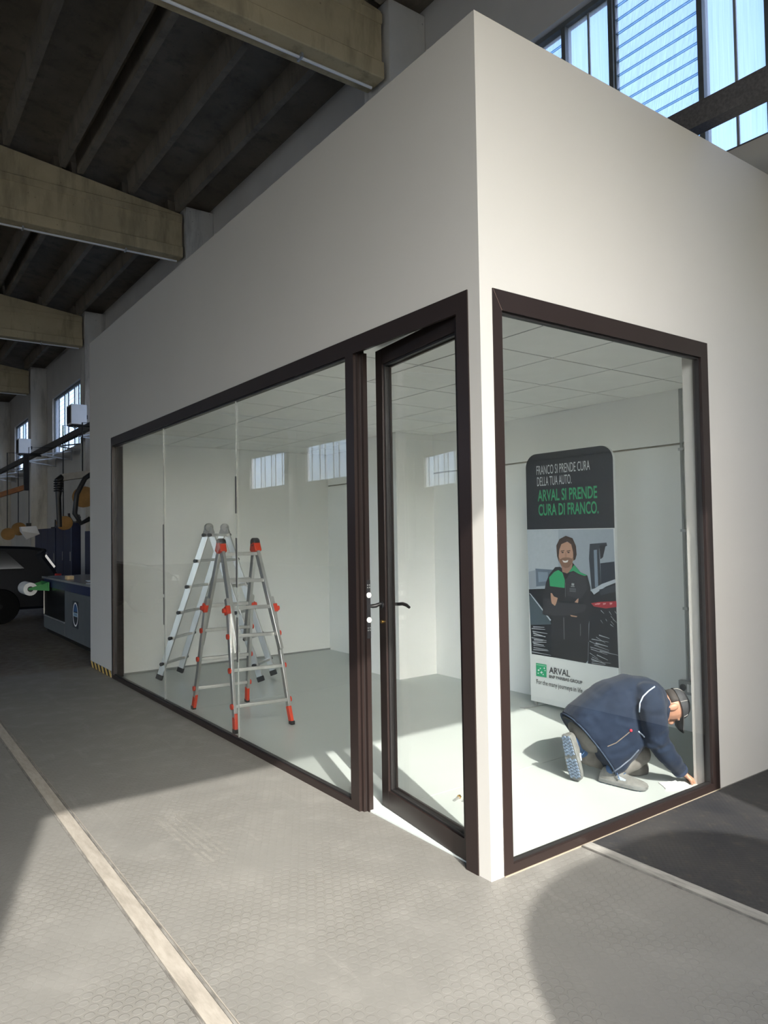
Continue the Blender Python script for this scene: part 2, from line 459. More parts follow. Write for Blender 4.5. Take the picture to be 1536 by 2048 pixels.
# ---------------------------------------------------------------- office box
BH, BL = 3.98, 6.94
Y0, Y1, ZTF = 0.078, 5.996, 2.693
X0, X1 = 0.079, 1.896
WT = 0.13
w = MB()
w.box(0, WT, 0, Y0, 0, BH); w.box(0, WT, Y1, BL, 0, BH); w.box(0, WT, Y0, Y1, ZTF, BH)
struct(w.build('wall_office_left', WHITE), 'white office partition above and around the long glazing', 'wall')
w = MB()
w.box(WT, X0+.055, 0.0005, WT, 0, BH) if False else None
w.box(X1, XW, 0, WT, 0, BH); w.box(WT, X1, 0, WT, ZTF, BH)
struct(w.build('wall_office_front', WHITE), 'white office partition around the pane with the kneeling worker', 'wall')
struct(bx(X1-.058, X1-.0003, .052, WT, 0.0102, ZTF-.0003).build('trim_2', WHITE), 'white plaster reveal beside the pane in front of the worker', 'trim')
w = MB(); w.box(WT, XW, BL-.1, BL, 0, BH); w.box(WT, XW, 6.03, 6.12, 0.018, BH-.1)
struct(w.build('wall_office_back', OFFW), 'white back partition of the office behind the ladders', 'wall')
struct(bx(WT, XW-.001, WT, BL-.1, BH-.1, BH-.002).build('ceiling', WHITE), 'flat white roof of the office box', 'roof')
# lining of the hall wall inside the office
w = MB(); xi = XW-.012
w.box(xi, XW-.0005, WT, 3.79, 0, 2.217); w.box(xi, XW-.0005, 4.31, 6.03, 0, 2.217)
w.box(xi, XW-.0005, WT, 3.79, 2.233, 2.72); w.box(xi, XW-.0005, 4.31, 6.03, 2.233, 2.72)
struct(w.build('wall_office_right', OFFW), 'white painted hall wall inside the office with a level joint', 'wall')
w = MB(); w.box(2.36, 2.3695, 3.79, 4.31, 0, 2.72); w.box(2.3695, XW-.0005, 3.79, 3.7995, 0, 2.72); w.box(2.3695, XW-.0005, 4.3005, 4.31, 0, 2.72)
struct(w.build('trim_1', OFFW), 'white casing of the concrete column inside the office', 'column casing')
struct(bx(WT, xi, 6.022, 6.0298, 0.0105, .018+.012).build('baseboard_back', GREYP), 'thin dark joint along the foot of the office back wall', 'baseboard')

# office floor in sheets, ceiling in tiles
of = empty('floor', (0, 0, 0)); tag(of, 'pale grey vinyl floor of the glazed office', 'floor', kind='structure')
ys = [0.040, 0.965, 3.95, 6.03]
for a, b in zip(ys[:-1], ys[1:]):
    bx(0.040, xi, a+.0022, b-.0022, 0.0005, 0.010).build('floor_sheet', VINYL, of)
bx(0.062, xi-.002, .07, 6.02, 0.0002, 0.0075).build('floor_joint', mat('joint_grey', (0.80, 0.82, 0.79), 0.6), of)
oc = empty('ceiling', (0, 0, 2.652)); tag(oc, 'suspended white tile ceiling of the glazed office', 'ceiling', kind='structure')
TS = 0.597
gx = [WT] + [0.645 + TS*k for k in range(0, 4)] + [xi]
gy = [WT] + [0.650 + TS*k for k in range(0, 9)] + [6.03]
gx = [q for q in gx if q <= xi]; 
bx(WT, xi, WT, 6.03, .0035, .016).build('ceiling_grid', GRIDM, oc)
for a, b in zip(gx[:-1], gx[1:]):
    for c, d in zip(gy[:-1], gy[1:]):
        if b-a < .05 or d-c < .05: continue
        rects = [(a, b, c, d)]
        if b > 2.358 and d > 3.788 and c < 4.312:
            rects = [(a, min(b, 2.358), c, d), (max(a, 2.358), b, c, min(d, 3.788)), (max(a, 2.358), b, max(c, 4.312), d)]
        for (a_, b_, c_, d_) in rects:
            if b_-a_ > .03 and d_-c_ > .03:
                bx(a_+.006, b_-.006, c_+.006, d_-.006, 0.0, .0035).build('ceiling_tile', TILEM, oc)

# long glazing, left face
gz = empty('window_20', (0, 0, 0)); tag(gz, 'long dark framed office glazing in three panes beside the door', 'window', kind='structure')
YP = 1.127
f = MB()
f.box(-.006, .070, 1.044, Y1-.0005, 2.597, ZTF-.0005).build('top_rail', FRAME, gz)
bx(-.006, .036, 1.127, Y1-.05, 0.0, .040).build('bottom_rail', FRAME, gz)
bx(-.006, .110, Y1-.05, Y1-.0005, 0.0, 2.597).build('jamb', FRAME, gz)
pst = bx(-.006, .062, 1.044, 1.127, 0.0, 2.597).build('post', FRAME, gz)
bx(.012, .062, 1.024, 1.044, 0.0, 2.597).build('rebate', FRAME, pst)
bx(.034, .062, 1.003, 1.024, 0.0, 2.597).build('rebate', FRAME, pst)
bx(.026, .030, 1.0225, 1.0235, 0.0, 2.59).build('gasket', BEADM, pst)
sp_ = bx(.036, .060, 0.9985, 1.003, .97, 1.30).build('strike_plate', DKSTEEL, pst)
for z in (1.215, 1.075):
    MB().lathe([(0.0155, -.006), (0.0155, 0)], (.047, .9985, z), 'y', 14).build('roller', WHITEP, pst, True)
for z in (1.272, 1.258, 1.03, 1.016):
    for dx in (.041, .054): MB().lathe([(0.004, -.002), (0.004, 0)], (dx, .9985, z), 'y', 8).build('screw', ALU, pst)
gk = MB()
for a, b in ((.040, .050), (2.587, 2.597)): gk.box(.008, .036, YP, Y1-.05, a, b)
gk.box(.008, .036, YP, YP+.008, .050, 2.587); gk.box(.008, .036, Y1-.058, Y1-.05, .050, 2.587)
gk.build('gasket', BEADM, gz)
seams = [YP+.003, 2.700, 4.325, Y1-.053]
for a, b in zip(seams[:-1], seams[1:]):
    bx(.016, .026, a+.003, b-.003, .044, 2.593).build('glass_pane', GLASS, gz)
for y in seams[1:3]: bx(.0155, .0265, y-.0014, y+.0014, .052, 2.587).build('joint_seal', SILIC, gz)
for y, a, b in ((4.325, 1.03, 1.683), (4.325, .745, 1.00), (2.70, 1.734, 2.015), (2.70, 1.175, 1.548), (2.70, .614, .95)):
    bx(.012, .0155, y-.013, y+.009, a, b).build('joint_reflection', REFLM, gz)  # dark strips stand in for dark reflections along the glass seams

# right face pane
gr = empty('window_21', (0, 0, 0)); tag(gr, 'tall dark framed office pane in front of the kneeling worker', 'window', kind='structure')
bx(X0, X1-.0005, -.006, .051, 2.597, ZTF-.0005).build('top_rail', FRAME, gr)
bx(X0, X1-.0005, -.006, .036, 0.004, .044).build('bottom_rail', FRAME, gr)
bx(X0, X0+.057, -.006, .051, .044, 2.597).build('jamb', FRAME, gr)
bx(X1-.075, X1-.0005, -.006, .051, .044, 2.597).build('jamb', FRAME, gr)
gk = MB(); gk.box(X0+.057, X1-.075, .010, .034, .044, .052); gk.box(X0+.057, X1-.075, .010, .034, 2.585, 2.597)
gk.box(X0+.057, X0+.064, .010, .034, .052, 2.585); gk.box(X1-.083, X1-.075, .010, .034, .052, 2.585)
gk.build('gasket', BEADM, gr)
bx(X0+.06, X1-.078, .017, .027, .047, 2.59).build('glass_pane', GLASS, gr)
bx(X0, X1, -.011, -.006, 0.0, .0045).build('sealant', mat('beige_sealant', (0.26, 0.22, 0.165), 0.6), gr)
for sx_ in (0, 1):
    m_ = MB(); m_.bar((X0+.001, -.0064, ZTF-.001), (X0+.057, -.0064, 2.597), .0012, .0006, (0, 1, 0))
    if sx_ == 0: m_.build('mitre_joint', mat('mitre_line', (0.22, 0.15, 0.12), 0.5), gr)

# door frame and leaf
df = empty('door_2', (0, 0, 0)); tag(df, 'dark brown fixed frame around the office door opening', 'door frame', kind='structure')
d_ = MB(); d_.box(-.006, .012, Y0+.0005, 1.044, 2.597, ZTF-.0005); d_.box(.012, .070, Y0+.0005, 1.044, 2.645, ZTF-.0005); d_.build('lintel', FRAME, df)
d_ = MB(); d_.box(-.006, .012, Y0+.0005, .158, 0, 2.597); d_.box(.012, .070, Y0+.0005, .112, 0, 2.645); d_.build('jamb', FRAME, df)
DA = math.radians(7.4)
door = empty('door_1', (0.018, .122, 0), -DA)
tag(door, 'glass door in a dark brown frame standing slightly open', 'door', kind='structure')
DW, DT, DB, DTOP = .905, .055, .014, 2.622
# local: y along leaf, x = thickness inwards
bx(0, DT, 0, .088, DB, DTOP).build('hinge_stile', FRAME, door, bevel=.002)
stl = bx(0, DT, DW-.078, DW, DB, DTOP).build('lock_stile', FRAME, door, bevel=.002)
bx(.001, DT-.001, .088, DW-.078, DTOP-.09, DTOP).build('top_rail', FRAME, door)
bx(.001, DT-.001, .088, DW-.078, DB, DB+.10).build('bottom_rail', FRAME, door)
gk = MB(); a, b, c, d = .088, DW-.078, DB+.10, DTOP-.09
for q in ((a, b, c, c+.012), (a, b, d-.012, d), (a, a+.012, c+.012, d-.012), (b-.012, b, c+.012, d-.012)): gk.box(.012, .040, *q)
gk.build('gasket', BEADM, door)
gk = MB()
for q in ((a, b, c, c+.02), (a, b, d-.02, d), (a, a+.02, c+.02, d-.02), (b-.02, b, c+.02, d-.02)): gk.box(.040, DT-.004, *q)
gk.build('glazing_bead', FRAME, door)
bx(.020, .030, a+.004, b-.004, c+.004, d-.004).build('glass_pane', GLASS, door)
# handles: outside and inside
HZ = 1.155; hy = DW-.042
def lever(sgn, xface):
    h = MB(); h.lathe([(.019, 0), (.019, .008*sgn), (.015, .011*sgn)], (xface, hy, HZ), 'x', 16)
    rs = h.build('handle_rose', BLACKP, stl, True)
    t = MB(); Ln = .125
    pts = [(xface, hy, HZ), (xface+.03*sgn, hy, HZ), (xface+.045*sgn, hy-.012, HZ), (xface+.05*sgn, hy-.05, HZ+.004), (xface+.05*sgn, hy-.09, HZ), (xface+.048*sgn, hy-Ln, HZ-.010)]
    if sgn < 0:
        pts = [(xface, hy, HZ+.006), (xface-.022, hy, HZ+.006), (xface-.040, hy+.004, HZ-.002), (xface-.058, hy+.012, HZ-.004), (xface-.075, hy+.02, HZ-.003)]
        t.tube(pts, [.009, .010, .012, .012, .008], 10)
    else: t.tube(pts, [.009, .009, .010, .010, .010, .008], 10)
    t.build('handle', BLACKP, stl, True)
lever(-1, 0.0); lever(1, DT)
MB().lathe([(.010, 0), (.010, -.010)], (0, hy, HZ-.095), 'x', 14).build('lock_cylinder', BRASS, stl, True)
MB().lathe([(.010, 0), (.010, .010)], (DT, hy, HZ-.095), 'x', 14).build('lock_cylinder', BRASS, stl, True)
for z in (.28, 1.3, 2.35):
    MB().tube([(-.004, -.006, z-.05), (-.004, -.006, z+.05)], .008, 10).build('hinge', DKSTEEL, door, True)

# hazard tape at the foot of the box end
def stripes():
    m, nt, out = base('hazard_stripes'); co = coords(nt)
    sp = nt.nodes.new('ShaderNodeSeparateXYZ'); L(nt, co, sp.inputs[0])
    k = mth(nt, 'FRACT', mth(nt, 'MULTIPLY', mth(nt, 'SUBTRACT', sp.outputs[1], mth(nt, 'MULTIPLY', sp.outputs[2], 0.9)), 6.5))
    c = mix_rgb(nt, mth(nt, 'GREATER_THAN', k, 0.5), (0.55, 0.36, 0.10), (0.015, 0.014, 0.013))
    principled(nt, out, c, 0.5); return m
tag(bx(-.004, -.0005, 6.035, BL, 0.0, .072).build('hazard_tape', stripes()), 'black and yellow hazard tape along the foot of the office end', 'tape')

# floor strips and the black mat
def worn(name, a, b, sc):
    m, nt, out = base(name); co = coords(nt)
    f = noise_n(nt, co, sc, 6, 0.7, stretch=(3, .6, 1))
    principled(nt, out, ramp(nt, f, [(0.35, a), (0.62, b)]), 0.6, 0, 0.3); return m
STR1 = worn('beige_strip_paint', (0.20, 0.182, 0.155), (0.285, 0.262, 0.225), 9)
STR2 = worn('strip_edge', (0.07, 0.066, 0.06), (0.19, 0.182, 0.165), 14)
ts = empty('floor_strip', (-1.35, YG+.01, 0)); tag(ts, 'long beige jointing strip set in the studded floor', 'floor strip')
bx(-.034, .034, 0, 10.4, 0.0003, .004).build('strip', STR1, ts)
bx(.037, .047, 0, 10.4, 0.0003, .003).build('strip_edge', STR2, ts)
bx(.050, .053, 0, 10.4, 0.0003, .0035).build('strip_edge', STR1, ts)
bx(-.046, -.037, 0, 10.4, 0.0003, .003).build('strip_edge', STR2, ts)
ts = empty('floor_strip', (.64, YG+.01, 0)); tag(ts, 'grey worn strip along the edge of the black mat', 'floor strip')
bx(-.034, .034, 0, 3.515, 0.0003, .007).build('strip', worn('grey_strip', (0.15, 0.147, 0.136), (0.25, 0.243, 0.224), 9), ts)
bx(-.038, -.030, 0, 3.515, 0.0003, .009).build('strip_edge', STR2, ts)
tag(bx(.676, XW-.01, YG+.01, -.018, 0.0003, .006).build('rubber_mat', BLACKMAT), 'dusty black ribbed rubber mat outside the office pane', 'mat')

# pale tyre scuffs on the studded floor
def scuff():
    m, nt, out = base('tyre_scuff'); co = coords(nt)
    f = noise_n(nt, co, 18, 5, 0.7)
    tr = nt.nodes.new('ShaderNodeBsdfTransparent'); df_ = nt.nodes.new('ShaderNodeBsdfDiffuse'); df_.inputs[0].default_value = (0.30, 0.29, 0.26, 1)
    mx = nt.nodes.new('ShaderNodeMixShader'); L(nt, ramp(nt, f, [(0.38, (0.02,)*3), (0.68, (0.45,)*3)]), mx.inputs[0])
    L(nt, tr.outputs[0], mx.inputs[1]); L(nt, df_.outputs[0], mx.inputs[2]); L(nt, mx.outputs[0], out.inputs['Surface']); return m
SCUFF = scuff()
def flr(px, py):
    d = FWD + RGT*((px-768)/1443.66) - UPV*((py-1024)/1443.66); return CAM_POS + d*(-CAM_POS.z/d.z)
for k in range(5):
    a = flr(305+12*k, 1636-2*k)+Vector((0, 0, .0012)); b = flr(418+10*k, 1732-8*k)+Vector((0, 0, .0012)); sd_ = Vector((-(b-a).y, (b-a).x, 0)).normalized()*(.008 if k % 2 else .013)
    MB().add([a-sd_*.5, b-sd_, b+sd_, a+sd_*.5], [(0, 1, 2, 3)]).build('scuff_mark', SCUFF, fl)

# ---------------------------------------------------------------- workshop equipment beyond the office
def at(px, py, axis, val):
    d = FWD + RGT*((px-768)/1443.66) - UPV*((py-1024)/1443.66)
    return CAM_POS + d*((val-CAM_POS[axis])/d[axis])
NAVY = mat('navy_cabinet_paint', (0.012, 0.018, 0.060), 0.45, 0, 0.2)
SLATE = mat('slate_panel', (0.085, 0.092, 0.095), 0.5, 0, 0.12)
DARKG = mat('black_panel', (0.010, 0.011, 0.012), 0.25)
WOODM = mat('pale_wood', (0.55, 0.40, 0.22), 0.6, 0, 0.2, 20, stretch=(6, 1, 1))
OCHRE = mat('ochre_paint', (0.33, 0.17, 0.045), 0.55, 0, 0.25)
RUST = mat('rust_orange_paint', (0.32, 0.12, 0.035), 0.6, 0, 0.3)
GREYB = mat('grey_brown_paint', (0.33, 0.30, 0.25), 0.6, 0, 0.2)
GREENP = mat('green_plastic', (0.02, 0.22, 0.05), 0.4)

# overhead rail on brackets
rl = empty('overhead_rail', (2.0, YG+.05, 4.085)); tag(rl, 'dark speckled overhead rail on wall brackets below the windows', 'rail')
r_ = MB(); Lr = 37 - YG - .05
r_.box(-.055, .055, 0, Lr, .115, .150); r_.box(-.012, .012, 0, Lr, .03, .115); r_.box(-.055, .055, 0, Lr, 0, .030); r_.box(.043, .055, 0, Lr, .03, .115)
r_.box(-.055, -.045, 0, Lr, .03, .115)
r_.build('rail', RAILM, rl)
for y in (-2.4, 5.3, 8.2, 13.6, 16.2, 18.5, 20.8, 23.0, 26.4, 28.6, 30.6, 33.6):
    q = y-(YG+.05); e = XW-2.0
    arm = MB().bar((0, q, -.012), (e-.02, q, .13), .035, .035).build('bracket', STEELG, rl)
    MB().bar((.03, q, -.02), (e-.02, q, -.13), .03, .03).build('brace', STEELG, arm)
    bx(e-.03, e-.0005, q-.04, q+.04, -.16, .18).build('wall_plate', STEELG, arm)

# heater units on the columns
def heater(yc, lab):
    h = empty('heater_unit', (2.085, yc-.37, 4.40)); tag(h, lab, 'heater', 'white heater units on the wall columns')
    bx(-.185, .185, -.24, .24, 0, .50).build('housing', WHITEP, h, bevel=.012)
    bx(-.187, -.184, -.20, .20, .04, .46).build('grille', DKSTEEL, h)
    b = MB(); b.box(-.15, .15, -.20, .20, -.02, 0); b.build('base_pan', DKSTEEL, h)
    bx(.185, .285, .10, .14, .20, .30).build('wall_bracket', DKSTEEL, h)
    bx(.245, .285, .14, .37, .20, .30).build('wall_bracket', DKSTEEL, h)
    for s in (-.10, .10):
        MB().tube([(s, -.1, -.02), (s, -.1, -.07), (s+.04, -.1, -.09), (s+.07, -.1, -.06), (s+.07, -.1, -.02)], .012, 6).build('gas_hose', STEELG, h, True)
heater(17.07, 'white heater box on the nearer wall column beyond the office')
heater(24.40, 'white heater box on the farther wall column beyond the office')

# workbench counter
ct = empty('workbench', (0.24, 7.25, 0)); tag(ct, 'slate fronted workbench with a dark top beyond the office end', 'workbench')
CL = 11.0-7.25; Hc = .935; D = .75
bx(.05, D, .03, CL-.03, 0, .07).build('plinth', DARKG, ct)
bx(.012, D, 0, CL, .07, Hc-.16).build('carcass', SLATE, ct)
tp = bx(-.02, D+.02, -.02, CL+.03, Hc-.03, Hc).build('worktop', mat('worktop', (0.06, 0.065, 0.075), 0.25), ct)
bx(-.024, -.02, -.02, CL+.03, Hc-.03, Hc).build('edge_strip', ALU, tp)
bx(.004, D, 0, CL, Hc-.16, Hc-.03).build('apron', NAVY, ct)
dv = 9.45-7.25
bx(-.001, .012, .02, dv-.012, .085, Hc-.165).build('door', SLATE, ct)
lo = bx(-.001, .012, dv+.012, CL-.02, .085, .265).build('door', SLATE, ct)
up = bx(.002, .012, dv+.012, CL-.02, .295, Hc-.165).build('door', DARKG, ct)
bx(-.003, .010, dv+.012, CL-.02, .272, .288).build('handle', STEELG, up)
bx(-.004, .004, CL-.02, CL-.004, .30, Hc-.2).build('edge_strip', ALU, ct)
# round sticker
st_ = bx(-.0022, -.0012, 8.58-7.25, 8.93-7.25, .27, .66).build('sticker', mat('sticker_dark', (0.02, 0.024, 0.03), 0.5), ct)
def disc(cx, cy, cz, ry, rz, x, th=.0004, n=28, a0=0, a1=2*PI, inner=0):
    m = MB(); k = n
    if inner:
        o = [Vector((x, cy+ry*math.cos(a0+(a1-a0)*i/k), cz+rz*math.sin(a0+(a1-a0)*i/k))) for i in range(k+1)]
        i_ = [Vector((x, cy+ry*inner*math.cos(a0+(a1-a0)*i/k), cz+rz*inner*math.sin(a0+(a1-a0)*i/k))) for i in range(k+1)]
        m.add(o+i_, [(i, i+1, k+2+i, k+1+i) for i in range(k)])
    else:
        m.add([Vector((x, cy+ry*math.cos(a0+(a1-a0)*i/k), cz+rz*math.sin(a0+(a1-a0)*i/k))) for i in range(k)], [tuple(range(k))])
    return m
cy, cz = 8.755-7.25, .465
disc(0, cy, cz, .155, .175, -.0026, inner=.86).build('ring', WHITEP, st_)
disc(0, cy, cz+.01, .13, .145, -.0027, a0=0.15, a1=PI-.15).build('mark', mat('sticker_blue', (0.03, 0.09, 0.22), 0.5), st_)
bx(-.003, -.0026, cy-.12, cy+.12, cz-.03, cz+.025).build('mark', mat('sticker_pale', (0.30, 0.42, 0.46), 0.5), st_)
for k in range(3): bx(-.0034, -.003, cy-.085+k*.06, cy-.05+k*.06, cz-.02, cz+.016).build('mark', mat('sticker_blue', (0.03,0.09,0.22)), st_)
# things on the bench
tag(MB().box(0, .10, 0, .16, 0, .055).build('wood_block', WOODM, None, bevel=.004, loc=(.30, 9.55, Hc)), 'small pale wood block on the workbench', 'wood block')
for i, (yy, xx, a) in enumerate(((8.0, .42, .1), (8.75, .55, -.15))):
    o = bx(-.15, .15, -.21, .21, 0, .006).build('paper_sheet', mat('paper', (0.62, 0.64, 0.68), 0.6), None, loc=(xx, yy, Hc+.0006)); o.rotation_euler.z = a
    tag(o, ['loose stack of paper near the office end of the workbench', 'loose stack of paper farther along the workbench'][i], 'paper')
# roll dispenser hung on the end of the bench
dp = empty('roll_dispenser', (.21, 10.55, .70)); tag(dp, 'green bracket holding a roll of white masking film on the workbench', 'dispenser')
b = MB(); b.prism([(-.012, -.02, .10), (-.012, .06, .14), (-.30, .06, .10), (-.30, .02, .04), (-.012, -.02, .02)], (0, .0, 0.0)) if False else None
MB().prism([(-.006, -.10, .02), (-.006, -.10, .16), (-.05, -.10, .14), (-.30, -.10, .075), (-.30, -.10, .05)], (0, .012, 0)).build('bracket_arm', GREENP, dp)
MB().prism([(-.006, .42, .02), (-.006, .42, .16), (-.05, .42, .14), (-.30, .42, .075), (-.30, .42, .05)], (0, .012, 0)).build('bracket_arm', GREENP, dp)
MB().box(-.012, .008, -.12, .45, .02, .16).build('mounting_plate', GREENP, dp)
rr = MB().lathe([(.045, -.088), (.105, -.088), (.105, .42), (.045, .42), (.045, -.088)], (-.27, 0, .06), 'y', 22).build('film_roll', mat('film', (0.60, 0.60, 0.58), 0.5), dp, True)
MB().lathe([(.03, -.095), (.045, -.095), (.045, .425), (.03, .425), (.03, -.095)], (-.27, 0, .06), 'y', 16).build('roll_core', BLACKP, dp, True)

# booms, hoses and reels
def boom(name, a, b, mt, lab, drop, hose=True):
    a = Vector(a); b = Vector(b)
    t = empty(name, (b.x, b.y, b.z)); tag(t, lab, 'boom')
    A = a-b
    MB().bar((0, 0, 0), A, .10, .14).build('beam', mt, t)
    bx(-.06, .06, -.06, .06, -.10, 4.03-b.z).build('pivot_post', DKSTEEL, t)
    bx(min(-.06, 1.94-b.x), max(.06, 2.06-b.x), -.05, .05, 4.03-b.z, 4.0845-b.z).build('trolley_arm', DKSTEEL, t)
    tip = MB().tube([A, A+Vector((-.08, 0, -.06)), A+Vector((-.09, 0, -drop*.4)), A+Vector((-.07, 0, -drop))], [.085, .09, .055, .05], 10).build('hose', BLACKP, t, True)
    if hose:
        MB().tube([(-.06, 0, 0), (-.22, 0, -.12), (-.38, 0, -.45), (-.42, 0, -.85), (-.30, 0, -1.05), (-.12, 0, -.95)], .05, 10).build('hose', BLACKP, t, True)
    for k in range(5):
        MB().lathe([(.098, 0), (.105, .012), (.098, .024)], A+Vector((-.085, 0, -.10-.05*k)), 'z', 12).build('hose_collar', DKSTEEL, tip, True)
boom('extraction_boom', at(126, 955, 1, 14.0), at(192, 946, 1, 13.3), GREYB, 'grey brown extraction boom reaching out from behind the office', 1.05)
boom('extraction_boom', at(-6, 992, 1, 21.5), at(52, 974, 1, 21.0), RUST, 'rusty orange extraction boom hanging deeper in the hall', .9, False)
def reel(px, py, y, r, lab):
    c = at(px, py, 1, y)
    t = empty('hose_reel', c); tag(t, lab, 'hose reel', 'hose reels hanging in the workshop')
    MB().lathe([(.03, -.09), (r, -.09), (r, -.075), (r*.55, -.07), (r*.55, .07), (r, .075), (r, .09), (.03, .09)], (0, 0, 0), 'y', 24).build('drum', OCHRE, t, True)
    MB().lathe([(r*.85, -.065), (r*.88, 0), (r*.85, .065)], (0, 0, 0), 'y', 20).build('hose', BLACKP, t, True)
    MB().tube([(0, 0, 0), (0, .12, .02), (0, .12, 4.06-c.z), (2.0-c.x, .12, 4.0705-c.z)], .014, 6).build('hanger', DKSTEEL, t)
reel(168, 994, 13.8, .22, 'ochre hose reel beside the grey brown boom')
reel(129, 1046, 14.4, .15, 'small ochre hose reel below the grey brown boom')
reel(16, 1068, 20.5, .17, 'ochre hose reel below the rusty orange boom')
reel(38, 1058, 21.2, .19, 'ochre hose reel next to the hanging hood')
# hanging pale hood
c = at(58, 1064, 1, 19.0)
hd = empty('lamp_hood', c); tag(hd, 'pale sheet metal hood hanging on a thin cable', 'hood')
MB().loft([[(-.22, -.12, .14), (.16, -.12, .16), (.16, .12, .16), (-.22, .12, .14)], [(-.20, -.16, .02), (.24, -.16, -.06), (.24, .16, -.06), (-.20, .16, .02)], [(-.06, -.05, -.20), (.02, -.05, -.16), (.02, .05, -.16), (-.06, .05, -.20)]]).build('hood_body', GREYP if False else WHITEP, hd, bevel=.006)
MB().tube([(0, 0, .15), (0, 0, 4.06-c.z), (2.0-c.x, 0, 4.0745-c.z)], .010, 6).build('cable', DKSTEEL, hd)
bx(-.07, .05, -.05, .05, .15, .24).build('cable_clamp', BLACKP, hd)

# cabinets along the wall
def cabinet(y0, y1, x0, h, lab, doors=2, col=NAVY):
    t = empty('tool_cabinet', (x0, y0, 0)); tag(t, lab, 'cabinet', 'navy cabinets along the hall wall')
    W = y1-y0; Dp = XW-.02-x0
    bx(.012, Dp, 0, W, 0.0, h).build('body', col, t, bevel=.008)
    for k in range(doors):
        d = bx(-.006, .012, W*k/doors+.015, W*(k+1)/doors-.015, .10, h-.04).build('door', col, t)
        bx(-.02, -.006, W*k/doors+.06, W*k/doors+.09, h*.5, h*.62).build('handle', STEELG, d)
    for q in (0, W): bx(-.004, .01, q-.015, q+.015, 0, h).build('edge_post', mat('slate_blue', (0.10, 0.13, 0.20), 0.5), t)
cabinet(17.62, 19.4, 2.15, 1.98, 'navy two door cabinet behind the second wall column beyond the office')
cabinet(19.6, 22.4, 2.15, 1.88, 'wide navy cabinet under the far bracketed rail', 3)
cabinet(14.6, 16.6, 2.25, 1.75, 'navy cabinet standing behind the workbench')
# clutter on the cabinets
for i, (y, hh) in enumerate(((18.2, 1.98), (18.9, 1.98), (15.2, 1.75), (20.6, 1.88))):
    o = MB(); R.seed(i+3)
    for k in range(5): 
        a = R.uniform(-.18, .18); o.tube([(a, -.3+.13*k, .03), (a+R.uniform(-.1,.1), -.25+.12*k, R.uniform(.10, .30))], R.uniform(.018, .035), 7)
    o.box(-.2, .2, -.35, .35, 0, .05)
    tag(o.build('tool_tray', mat('dark_tools', (0.05, 0.045, 0.04), 0.6), None, True, loc=(2.52, y, hh+.0005)), ['tray of dark tools on the two door cabinet', 'second tray of tools on the two door cabinet', 'tray of tools on the cabinet behind the workbench', 'tray of tools on the wide navy cabinet'][i], 'tools')
# control box on the wall
cb = empty('control_box', (2.56, 13.9, 1.25)); tag(cb, 'grey control box with round dials behind the workbench', 'control box')
bx(-.14, .324, -.14, .14, 0, .55).build('case', GREYB, cb, bevel=.01)
for z in (.42, .22): MB().lathe([(.06, -.14), (.06, -.156), (.04, -.156)], (-.0, 0, z), 'y', 16).build('dial', WHITEP, cb, True)
bx(-.05, .05, -.05, .05, -1.25, 0).build('stand', DKSTEEL, cb)
# pale hanging strips on the wall further in
for k in range(7):
    o = MB().box(-.012, .012, -.09, .09, 0, 1.55).build('hanging_strip', mat('pale_strip', (0.42, 0.43, 0.40), 0.6), None, loc=(2.80, 25.2+.34*k, 1.55)); o.rotation_euler.x = .05*(-1)**k
    bx(-.004, .08, -.02, .02, 1.50, 1.55).build('hook', DKSTEEL, o)
    tag(o, 'long pale sheet strip hanging on the hall wall', 'strip', 'pale strips on the hall wall')

